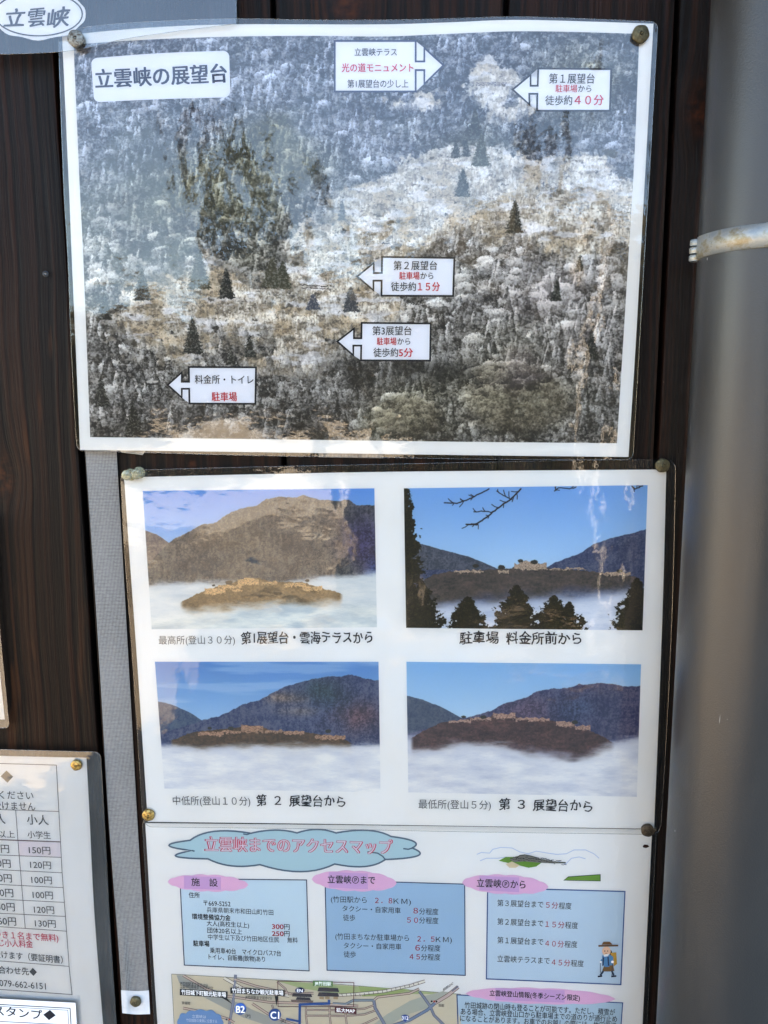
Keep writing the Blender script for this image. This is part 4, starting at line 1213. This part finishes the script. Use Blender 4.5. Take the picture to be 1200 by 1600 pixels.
callout([(523, 64), (649.5, 64), (649.5, 143), (523, 143)], (693, 102), ((663, 75), (663, 131)), (96, 109.5),
        [('立雲峡テラス', 554, 81.5, 620, 81.5, 11.5, B2, .006), ('光の道モニュメント', 534, 106, 646, 106, 13, (214, 50, 84), .014), ('第1展望台の少し上', 543, 131, 638, 131, 12, B2, .008)], 'R', (52, 66, 102), 'white arrow sign pointing right to the terrace monument')
callout([(841, 107), (955, 108), (953, 173), (839, 173)], (801, 140), ((829, 117), (827, 163)), (134, 146.5),
        [('第１展望台', 858, 123, 929, 123, 15, BLACK, .008), ('駐車場', 868, 138.5, 902, 138.5, 11.3, (206, 44, 72), .008), ('から', 903.5, 138.5, 924, 138.5, 10.6, BLACK, .006), ('徒歩約', 852, 157, 894, 157, 14.5, BLACK, .006), ('４０分', 898, 156.5, 943, 156.5, 15.5, (206, 44, 72), .014)], 'L', (28, 32, 48))
callout([(597, 401.5), (710, 403), (708, 462.5), (596, 462)], (558, 432), ((584, 411), (583.5, 453.5)), (426.5, 438.5),
        [('第２展望台', 615, 415, 683, 415, 13.5, BLACK, .006), ('駐車場', 624, 431, 655.5, 431, 11.3, RED, .012), ('から', 657, 431, 677, 431, 10.6, BLACK, .006), ('徒歩約', 611, 448, 650, 448, 13.5, BLACK, .006), ('１５分', 653, 448, 687, 448, 13.5, RED, .016)], 'L', (24, 26, 34))
callout([(565, 504.5), (673, 505.5), (672, 563.5), (564, 563)], (527, 533.5), ((553, 513.5), (552, 555)), (528.5, 540),
        [('第3展望台', 582, 517, 643, 517, 13.5, BLACK, .006), ('駐車場', 589, 533.5, 619.5, 533.5, 11.3, RED, .012), ('から', 621, 533.5, 641, 533.5, 10.6, BLACK, .006), ('徒歩約', 583.5, 551, 622, 551, 13.5, BLACK, .006), ('5分', 623.5, 551, 645, 551, 13.5, RED, .016)], 'L', (24, 26, 34))
callout([(295, 573.5), (400, 574), (399, 631), (296, 630.5)], (262, 601.5), ((284, 582), (284, 621)), (596.5, 607.5),
        [('料金所・トイレ', 304.5, 593, 396, 593.5, 13, BLACK, .006), ('駐車場', 331, 620, 370, 620, 13.5, RED, .014)], 'L', (24, 26, 34))

# ---------------------------------------------------------- badge banner, top left
dB = lambda x, y: .0112 + .0008 * math.sin(x * .02)
pb = empty('oval_sign', at(60, 60))
tag(pb, 'laminated white oval name sign with brush lettering in upper left corner', 'sign')
fmb = film_mat('laminate_badge', .35, .006, 4.4, 1.75)
cbf = Coons([(-60, -95), (369, -110)], [(-60, 86), (60, 83), (120, 78), (200, 60), (369, 37)], [(-60, -95), (-60, 86)], [(369, -110), (369, 37)])
sheet('film', cbf, dB, .0007, fmb, pb, 24, 12)
rim('film_edge', cbf, dB, .0007, .0002, M_RIM, pb, (0, 0))
k = Ink(dB)
el = [(60 + 74 * math.cos(2 * math.pi * t / 56), 22 + 40 * math.sin(2 * math.pi * t / 56) + (1.5 * math.sin(t))) for t in range(56)]
k.poly(el, (238, 240, 244), 0)
o_ = k.build('oval_paper', pb)
k = Ink(dB)
ring = [(60 + 68.5 * math.cos(2 * math.pi * t / 56), 22 + 34 * math.sin(2 * math.pi * t / 56)) for t in range(56)]
k.stroke(ring, 2.1, (46, 46, 58), 1, closed=True)
k.build('ring_line', o_)
for ch_, a_, ya_, b_, yb_, h_, bo_, le_ in (('立', 8, 28, 38, 28, 27, .022, -.18), ('雲', 44, 26.5, 70, 26.5, 28, .016, -.05), ('峡', 74, 29, 108, 26, 29, .02, -.15)):
    k = Ink(dB)
    k.text(ch_, a_, ya_, b_, yb_, h_, (50, 52, 70), bo_, 2, lean=le_, jit=.95)
    k.build('character', o_)

# ---------------------------------------------------------- fee table poster, lower left
dF = depthf(-300, 1170, 165, 1750, .0030, .0012, ((.0008, .4, .8, 0),))
pf = empty('fee_poster', at(60, 1590))
tag(pf, 'laminated fee table poster at lower left cut off by the frame', 'poster')
fmf = film_mat('laminate_fee', 1.1, .05, 7.2, 1.75)
cff = Coons([(-330, 1160), (0, 1171), (157, 1175)], [(-330, 1800), (196, 1800)], [(-330, 1160), (-330, 1800)], [(157, 1175), (163, 1280), (172, 1450), (182, 1600), (196, 1800)])
cfp = Coons([(-310, 1172), (0, 1181), (135, 1184)], [(-310, 1780), (176, 1780)], [(-310, 1172), (-310, 1780)], [(135, 1184), (139, 1256), (147, 1420), (161, 1600), (176, 1780)])
sheet('paper', cfp, dF, 0, M_PAPER2, pf, 20, 20)
sheet('film', cff, dF, .0007, fmf, pf, 22, 24, (.02, .017))
rim('film_edge', cff, dF, .0007, .0003, M_RIM, pf, (.02, .017))
k = Ink(dF)
LN = (96, 92, 94)
k.stroke([(-310, 1188), (0, 1193), (88, 1195.5), (92, 1268), (97, 1363), (104, 1455), (108, 1510), (112.5, 1554), (0, 1546), (-310, 1520)], 1.1, LN, 1)
for (yl, yr, xr) in ((1265, 1268, 92), (1312, 1315.5, 94.5), (1336, 1339.7, 96), (1359, 1363.8, 97.5), (1382, 1387, 99.2), (1405, 1410, 101), (1427, 1432, 102.5), (1448, 1455, 104), (1501.5, 1510, 108.5)):
    s = (yr - yl) / xr
    k.stroke([(-310, yl - 310 * s), (0, yl), (xr, yr)], 1.8 if yl == 1312 else 1.0, (110, 84, 88) if yl == 1312 else LN, 1)
k.stroke([(24.5, 1266), (28, 1313), (39.4, 1450)], 1.0, LN, 1)
k.poly([(29, 1314.5), (94.5, 1317), (96, 1339), (30.5, 1337)], (232, 222, 226), 0)
tb = k.build('table_grid', pf)
k = Ink(dF)
DK = (52, 52, 56)
k.poly([(10, 1204), (20.5, 1213.5), (11.5, 1223), (1, 1213)], (70, 68, 62), 2)
k.text('ください', -1, 1242, 52, 1243.5, 12.5, DK, .006); k.text('受けません', -11, 1258, 55, 1260.5, 12.5, DK, .006)
k.text('大人', -22, 1279, 8, 1280, 15, DK, .01); k.text('小人', 42, 1280.5, 75.5, 1282, 15, DK, .01)
k.text('中学生以上', -45, 1302, 23, 1304, 10.5, DK, .004); k.text('小学生', 43, 1304, 79, 1305.5, 11, DK, .006)
for i, (t, xa, xb, yy, tl_, xl, yl) in enumerate((('150円', 45, 78.5, 1328, '300円', 14, 1326), ('120円', 47, 79.5, 1351, '250円', 16.5, 1349), ('100円', 49, 81, 1374.5, '200円', 18.3, 1372), ('100円', 51, 82.5, 1398, '200円', 20.5, 1395), ('120円', 53, 84.5, 1421, '250円', 22.8, 1417), ('130円', 54.5, 87, 1442.5, '260円', 25, 1439.5))):
    k.text(t, xa, yy, xb, yy + 1.2, 12, (40, 40, 46), .004); k.text(tl_, xl - 36, yl - 1, xl, yl + .5, 13, (40, 40, 46), .008)
k.text('につき１名まで無料)', -21, 1459, 91, 1466, 11.2, (212, 60, 92), .01); k.text('同じ小人料金', -14, 1472.5, 51, 1475.5, 11.2, (212, 60, 92), .012)
k.text('受けます（要証明書）', -10, 1490.5, 98, 1500, 11.2, (40, 40, 46), .008); k.text('お問い合わせ先◆', -38, 1513, 57.5, 1519, 11.4, (34, 34, 40), .012); k.text('079-662-6151', -1, 1535.5, 71.5, 1541, 12.5, (40, 40, 46), .004)
k.build('lettering', tb)
# stamp notice lying over it
dS = lambda x, y: .0082 + .0000 * x
ps_ = empty('stamp_notice', at(40, 1600))
tag(ps_, 'white stamp notice with black border over the foot of fee poster', 'notice')
csp = Coons([(-200, 1549), (0, 1560.5), (118, 1567)], [(-190, 1700), (126, 1700)], [(-200, 1549), (-190, 1700)], [(118, 1567), (126, 1700)])
sheet('paper', csp, dS, 0, M_PAPER2, ps_, 8, 4)
k = Ink(dS)
k.stroke([(-200, 1558), (0, 1569.5), (109.5, 1575.5), (116.5, 1700)], 1.3, (60, 60, 66), 1)
k.stroke([(-200, 1561), (0, 1572.5), (106, 1578.5), (113, 1700)], .8, (90, 90, 96), 1)
k.stroke([(-200, 1590), (0, 1596), (108, 1601.5)], 1.0, (80, 80, 86), 1)
k.text('スタンプ', -10, 1578.5, 66, 1586.5, 15, (36, 36, 42), .012); k.poly([(78, 1578), (87, 1586.5), (76.5, 1594), (67.5, 1585.5)], (36, 36, 42), 2)
k.build('lettering', ps_)
k = Ink(dS)
# ---------------------------------------------------------- sliver of a laminated sheet on the far left
dL = lambda x, y: .004
pl = empty('edge_notice', at(-60, 1130))
tag(pl, 'corner of laminated white sheet at left edge above the fee poster', 'notice')
clf = Coons([(-260, 800), (-10, 806)], [(-260, 1150), (14.5, 1137)], [(-260, 800), (-260, 1150)], [(-10, 806), (-2, 960), (14.5, 1137)])
clp = Coons([(-250, 812), (-17, 816)], [(-250, 1136), (7.5, 1124)], [(-250, 812), (-250, 1136)], [(-17, 816), (-9, 960), (7.5, 1124)])
sheet('paper', clp, dL, 0, M_PAPER, pl, 8, 8)
sheet('film', clf, dL, .0007, fmf, pl, 10, 10, (.02, .02))
rim('film_edge', clf, dL, .0007, .0003, M_RIM, pl, (.02, .02))

# ================================================================== WEBBING STRAP
n_ = N('woven_webbing')
sp = n_.n('SeparateXYZ', ins={0: n_.n('NewGeometry').outputs['Position']})
wx = n_.math('SINE', n_.math('MULTIPLY', sp.outputs[0], 2 * math.pi / .00115))
wz = n_.math('SINE', n_.math('MULTIPLY', sp.outputs[2], 2 * math.pi / .00115))
th = n_.math('MULTIPLY', n_.math('ADD', wx, 1.15, clamp=False), n_.math('ADD', wz, 1.15))
irr = n_.noise(n_.pos((300, 1, 700)), 1.0, 3)
irr2 = n_.noise(n_.pos((30, 1, 14)), 1.0, 3)
hol = n_.math('ADD', n_.math('MULTIPLY', th, .24), n_.math('MULTIPLY', irr, .55))
cw = n_.ramp(hol, [(.28, (.07, .066, .062)), (.55, (.22, .21, .195)), (.9, (.34, .325, .30))])
cw = n_.mix(n_.ramp(irr2, [(.35, 0.0), (.7, .35)]), cw, (.28, .27, .26))
M_WEB = n_.bsdf(cw, .8, spec=.2, bump=hol, bd=.0003)
strap = empty('webbing_strip', at(205, 1590))
tag(strap, 'grey woven webbing strip hanging between wood and posters, pinned at its foot', 'strip')
dW = lambda x, y: .0012 + (.0022 * math.exp(-((x - (196 + (y - 1540) * .05)) / 5.5) ** 2) * max(0, min(1, (y - 1420) / 90))) + (.0004 * math.sin(y * .02))
cs = Coons([(131, 670), (180, 671)], [(190, 1549), (232, 1548)], [(131, 670), (153, 1000), (171, 1300), (182, 1440), (190, 1549)], [(180, 671), (199, 1000), (215.5, 1300), (224, 1430), (232, 1548)])
sheet('webbing', cs, dW, 0, M_WEB, strap, 26, 50)
n_ = N('white_tape'); M_TAPE = n_.bsdf(n_.ramp(n_.noise(n_.pos((60, 1, 90)), 1.0, 4), [(.3, (.50, .50, .49)), (.7, (.66, .66, .66))]), .35, spec=.5, bump=n_.noise(n_.pos((160, 1, 160)), 1.0, 3), bd=.0008)
ct = Coons([(189, 1547), (212, 1548.5), (232.5, 1547.5)], [(191, 1583), (212, 1585), (234.5, 1584.5)], [(189, 1547), (191, 1583)], [(232.5, 1547.5), (234.5, 1584.5)])
sheet('tape_end', ct, dW, .0004, M_TAPE, strap, 16, 8)

# clear tapes under poster 1
M_CLR = film_mat('clear_tape', 1.5, .42, 2.2, 1.7)
n_ = N('ribbed_tape')
sp = n_.n('SeparateXYZ', ins={0: n_.n('NewGeometry').outputs['Position']})
rb = n_.math('SINE', n_.math('MULTIPLY', sp.outputs[0], 2 * math.pi / .0011))
M_RIB = n_.bsdf(n_.ramp(n_.math('MULTIPLY_ADD', rb, .5, .5), [(.2, (.10, .10, .10)), (.8, (.34, .34, .33))]), .35, bump=rb, bd=.0003)
dT = lambda x, y: .0032
for q, m_, lab in ((((494, 700), (600, 704), (599, 716), (498, 714.5)), M_RIB, 'ribbed grey tape strip peeking below the snowy poster near its middle'),
                   (((180, 694), (232, 697), (223, 711), (190, 707)), M_CLR, 'cloudy clear tape scrap at lower left of the snowy poster')):
    o_ = sheet('tape_strip', Quad(*q), dT, 0, m_, None, 6, 2)
    tag(o_, lab, 'tape')

# ================================================================== PINS
def pin(px, py, rpx, depth, mat, label, squash=1.0, worn=0.0):
    head = .0034
    c = at(px, py, depth + head)
    r_ = rpx * (-CAM[1] - depth - head) / F * 1.0
    root = at(px, py, depth); root.x, root.z = c.x, c.z
    e = empty('thumbtack', (c.x, -depth, c.z))
    tag(e, label, 'thumbtack', 'metal thumbtacks holding the posters')
    M = Matrix.Translation((c.x, -depth - .0005, c.z)) @ Matrix.Rotation(R(90), 4, 'X')
    prof = [(0, head * squash)]
    for i in range(1, 9):
        a = i / 8 * math.pi / 2
        prof.append((r_ * math.sin(a), head * squash * (.58 + .42 * math.cos(a))))
    prof += [(r_ * 1.0, head * .12), (r_ * .93, 0), (r_ * .5, head * .05), (0, head * .05)]
    bm = lathe(prof, 36, None, M)
    for v in bm.verts:
        q = v.co - Vector((c.x, v.co.y, c.z))
        f_ = 1 + .03 * math.sin(5 * math.atan2(q.z, q.x) + px)
        v.co.x = c.x + q.x * f_; v.co.z = c.z + q.z * f_
    from_bm('head', bm, e, [mat], True)
    bm = lathe([(.0005, .0004), (.0005, -.010 - depth), (0, -.012 - depth)], 10, None, M)
    from_bm('needle', bm, e, [M_NAIL], True)
M_BR = [brass_mat('brass_olive', (.15, .13, .075), (.09, .075, .045), .42, 1), brass_mat('brass_gold', (.55, .36, .12), (.16, .09, .03), .25, 2), brass_mat('steel_worn', (.26, .27, .25), (.07, .055, .045), .45, 3), brass_mat('brass_dark', (.10, .075, .05), (.05, .035, .025), .42, 4)]
pin(117, 59, 12, .0125, M_BR[2], 'worn grey thumbtack beside the oval sign, top left')
pin(1002, 52, 12.2, .0075, M_BR[0], 'olive brass thumbtack in top right corner of snowy poster')
pin(1036, 727.5, 11, .0065, M_BR[0], 'olive brass thumbtack at top right of four view poster')
pin(231, 1275, 10.5, .0062, M_BR[1], 'shiny hammered gold thumbtack at left foot of four view poster')
pin(1013, 1299, 11, .0062, M_BR[3], 'dark bronze thumbtack at right foot of four view poster')
pin(118, 1197, 9.3, .0045, M_BR[1], 'gold thumbtack near the corner of the fee poster', .9)
pin(211, 1567, 9.6, .0018, M_BR[0], 'olive thumbtack through white end of webbing strip')

n_ = N('clear_plastic')
p_ = n_.n('BsdfPrincipled')
n_.set(p_, 'Base Color', (.80, .76, .52, 1)); n_.set(p_, 'Roughness', .10); n_.set(p_, 'Transmission Weight', .8); n_.set(p_, 'IOR', 1.49)
n_.t.links.new(p_.outputs[0], n_.out.inputs[0])
M_CP = n_.m
def push_pin(px, py, depth, lab, tilt=(0, 0)):
    c = at(px, py, depth + .008)
    e = empty('push_pin', (c.x, -depth, c.z)); tag(e, lab, 'push pin', 'clear push pins at the four view poster')
    M = Matrix.Translation((c.x, -depth - .0006, c.z)) @ Matrix.Rotation(R(90 + tilt[0]), 4, 'X') @ Matrix.Rotation(R(tilt[1]), 4, 'Y')
    prof = [(0, 0), (.0044, 0), (.0047, .0007), (.0044, .0014), (.0027, .0022), (.0022, .0045), (.0024, .0066), (.0036, .0078), (.0040, .0086), (.0038, .0094), (.0030, .0098), (0, .0096)]
    from_bm('handle', lathe(prof, 36, None, M), e, [M_CP], True)
    from_bm('needle', lathe([(.0005, .004), (.0005, -.010), (0, -.013)], 10, None, M), e, [M_NAIL], True)
push_pin(200, 743, .0062, 'left clear plastic push pin of the pair at poster corner', (-3, -4))
push_pin(213, 740, .0062, 'right clear plastic push pin of the pair at poster corner', (2, 3))

# ================================================================== SURROUNDINGS (unseen, added to be mirrored in the laminate)
n_ = N('gravel_lot')
g1 = n_.noise(n_.pos((18, 18, 18)), 1.0, 6, .7); g2 = n_.noise(n_.pos((.5, .5, .5)), 1.0, 3)
M_GR = n_.bsdf(n_.mix(n_.ramp(g2, [(.35, 0.0), (.65, 1.0)]), n_.ramp(g1, [(.3, (.30, .26, .20)), (.7, (.50, .44, .34))]), (.38, .32, .24)), .95, bump=g1, bd=.01)
tag(pydata('ground', [(-400, -400, 0), (400, -400, 0), (400, 400, 0), (-400, 400, 0)], [(0, 1, 2, 3)], None, [M_GR]), kind='structure')
# unseen wooded hill, added and raised to darken the mirrored horizon
n_ = N('winter_woodland')
h1 = n_.noise(n_.pos((.25, .25, .4)), 1.0, 6, .7)
M_HILL = n_.bsdf(n_.ramp(h1, [(.35, (.035, .04, .02)), (.55, (.08, .07, .04)), (.7, (.13, .10, .06))]), .95)
vs, fs = [], []
nx_, ny_ = 70, 10
for j in range(ny_):
    for i in range(nx_):
        xx = -170 + 340 * i / (nx_ - 1)
        yy = -60 - 12 * j
        prof_ = math.sin(min(1, j / 6) * math.pi / 2)
        hh_ = (9 + 4.5 * math.sin(xx * .035 + 1) + 3 * math.sin(xx * .09) + random.uniform(-.7, .7)) * prof_
        vs.append((xx, yy, hh_ * 2.1 - .3 * (j == 0)))
for j in range(ny_ - 1):
    for i in range(nx_ - 1):
        a = j * nx_ + i
        fs.append((a, a + 1, a + nx_ + 1, a + nx_))
tag(pydata('reflection_hill', vs, fs, None, [M_HILL], True), kind='structure')
# unseen low wall, white post, fence, hedges and trees added for laminate reflections
def behind(px, py, dist):
    """place in front of the wall whose mirror image in a flat film falls on this pixel"""
    v = _f + _r * (px - 600) / F - _u * (py - 800) / F
    t = (dist - CAM[1]) / v[1]
    p = CAM + v * t
    return float(p[0]), float(p[2])
n_ = N('white_render'); M_WH = n_.bsdf(n_.ramp(n_.noise(n_.pos((4, 4, 4)), 1.0, 4), [(.3, (.40, .40, .39)), (.7, (.48, .48, .46))]), .85)
n_ = N('dark_glass'); M_GL = n_.bsdf((.02, .025, .03), .08, spec=.6)
xa, _z = behind(-420, 800, 7.0); xb, _z = behind(580, 800, 7.0)
lw = empty('reflection_wall', ((xa + xb) / 2, -7.0, 0)); tag(lw, 'added low white wall, unseen, mirrored as glare in lower posters', 'wall')  # added bright surface for the warm glare on the lower sheets
from_bm('wall_body', box_bm(xa, xb, -7.25, -7.0, 0, .72, .01), lw, [M_WH]); from_bm('coping', box_bm(xa - .04, xb + .04, -7.3, -6.95, 0.722, .77, .01), lw, [M_ROOF])
xp, _z = behind(942, 900, 4.0)
po = empty('reflection_post', (xp, -4.0, 0)); tag(po, 'added slim white post, unseen, mirrored at poster right', 'post')  # added to give the film its bright vertical streak
from_bm('shaft', lathe([(0, 0), (.032, 0), (.032, 2.7), (.02, 2.73), (0, 2.73)], 20, None, Matrix.Translation((xp, -4.0, 0))), po, [M_WH], True)
n_ = N('bark'); M_BARK = n_.bsdf((.07, .05, .035), .9)
n_ = N('dark_needles'); M_LEAF = n_.bsdf(n_.ramp(n_.noise(n_.pos((2, 2, 2)), 1.0, 3), [(.3, (.018, .026, .012)), (.7, (.05, .048, .022))]), .9)
def tree(px, dist, height, rad, label):  # added conifers: dark shapes against the mirrored sky
    x_, _ = behind(px, 600, dist)
    e = empty('reflection_conifer', (x_, -dist, 0)); tag(e, label, 'tree', 'added conifers across the lot')
    from_bm('trunk', lathe([(.16, 0), (.12, height * .4), (.03, height)], 10, None, Matrix.Translation((x_, -dist, 0))), e, [M_BARK], True)
    vs, fs = [], []
    rr = random.Random(px)
    for i in range(5200):
        t = rr.random() ** .7
        z = height * (1.0 - .82 * t)
        r = rad * t ** .85 * (.35 + .65 * rr.random()) * (.75 + .25 * math.sin(t * 40))
        a = rr.random() * 2 * math.pi
        c = Vector((x_ + r * math.cos(a), -dist + r * math.sin(a), z - r * .18))
        s = .10 + .12 * rr.random()
        d1_ = Vector((rr.uniform(-1, 1), rr.uniform(-1, 1), rr.uniform(-.5, .5))).normalized() * s
        d2_ = Vector((rr.uniform(-1, 1), rr.uniform(-1, 1), rr.uniform(-.5, .5))).normalized() * s * .6
        n0 = len(vs); vs += [c - d1_, c + d2_, c + d1_]; fs.append((n0, n0 + 1, n0 + 2))
    pydata('crown', vs, fs, e, [M_LEAF])
rl = empty('reflection_fence', (xa, -4.8, 0)); tag(rl, 'added low two-rail fence, unseen, mirrored as wavy dark lines', 'fence')  # added so the film shows wavy dark lines
def rod(name, a, b, r, parent, mat):
    a, b = Vector(a), Vector(b); q = (b - a).to_track_quat('Z', 'Y')
    return from_bm(name, lathe([(0, 0), (r, 0), (r, (b - a).length), (0, (b - a).length)], 10, None, Matrix.Translation(a) @ q.to_matrix().to_4x4()), parent, [mat], True)
xr0, xr1 = behind(-420, 800, 4.8)[0], behind(560, 800, 4.8)[0]
for zz in (.34, .20): rod('rail', (xr0, -4.8, zz), (xr1, -4.8, zz), .022, rl, M_BARK)
for i_ in range(4):
    xx_ = xr0 + (xr1 - xr0) * (i_ + .02) / 3.06
    rod('post', (xx_, -4.84, 0), (xx_, -4.84, .42), .03, rl, M_BARK)
def hedge(px0, px1, dist, height, n, label, seed):  # added dark backdrop, standing in for the viewer's dark reflection
    x0_, _ = behind(px0, 600, dist); x1_, _ = behind(px1, 600, dist)
    hd = empty('reflection_hedge', ((x0_ + x1_) / 2, -dist, 0)); tag(hd, label, 'hedge')
    vs, fs = [], []
    rr = random.Random(seed)
    for i in range(n):
        xx = x0_ + (x1_ - x0_) * rr.random(); zz = (height + .15) * rr.random() ** .9; yy = -dist - .4 * rr.random() ** 2
        top_ = height + .12 * math.sin(xx * 3.1) + .07 * math.sin(xx * 9)
        if zz > top_: zz = top_ * rr.random(); yy = -dist - .9 * rr.random()
        c = Vector((xx, yy, zz)); s_ = (.05 + .05 * rr.random()) * (1 + .12 * (dist - 4.6))
        a_ = Vector((rr.uniform(-1, 1), rr.uniform(-1, 1), rr.uniform(-1, 1))).normalized() * s_
        b_ = Vector((rr.uniform(-1, 1), rr.uniform(-1, 1), rr.uniform(-1, 1))).normalized() * s_ * .7
        n0 = len(vs); vs += [c - a_, c + b_, c + a_]; fs.append((n0, n0 + 1, n0 + 2))
    pydata('foliage', vs, fs, hd, [M_LEAF])
    from_bm('inner_twigs', box_bm(x0_ + .1, x1_ - .1, -dist - .75, -dist - .25, 0, height - .2, .05), hd, [M_BARK])
hedge(590, 2000, 4.25, 2.15, 18000, 'added tall dark hedge, unseen, darkening reflections in the right half of the posters', 5)
hedge(-700, 590, 8.6, 2.5, 22000, 'added dark hedge, unseen, behind the low white wall to darken reflections', 6)
tree(375, 14, 6.2, 1.3, 'added dark conifer, unseen, the slimmer one, mirrored left of poster centre')
tree(440, 15, 5.6, 1.5, 'added dense dark conifer, unseen, standing right of the slimmer one')
tree(860, 16, 7.8, 2.2, 'added broad dark conifer, unseen, mirrored at right of snowy poster')
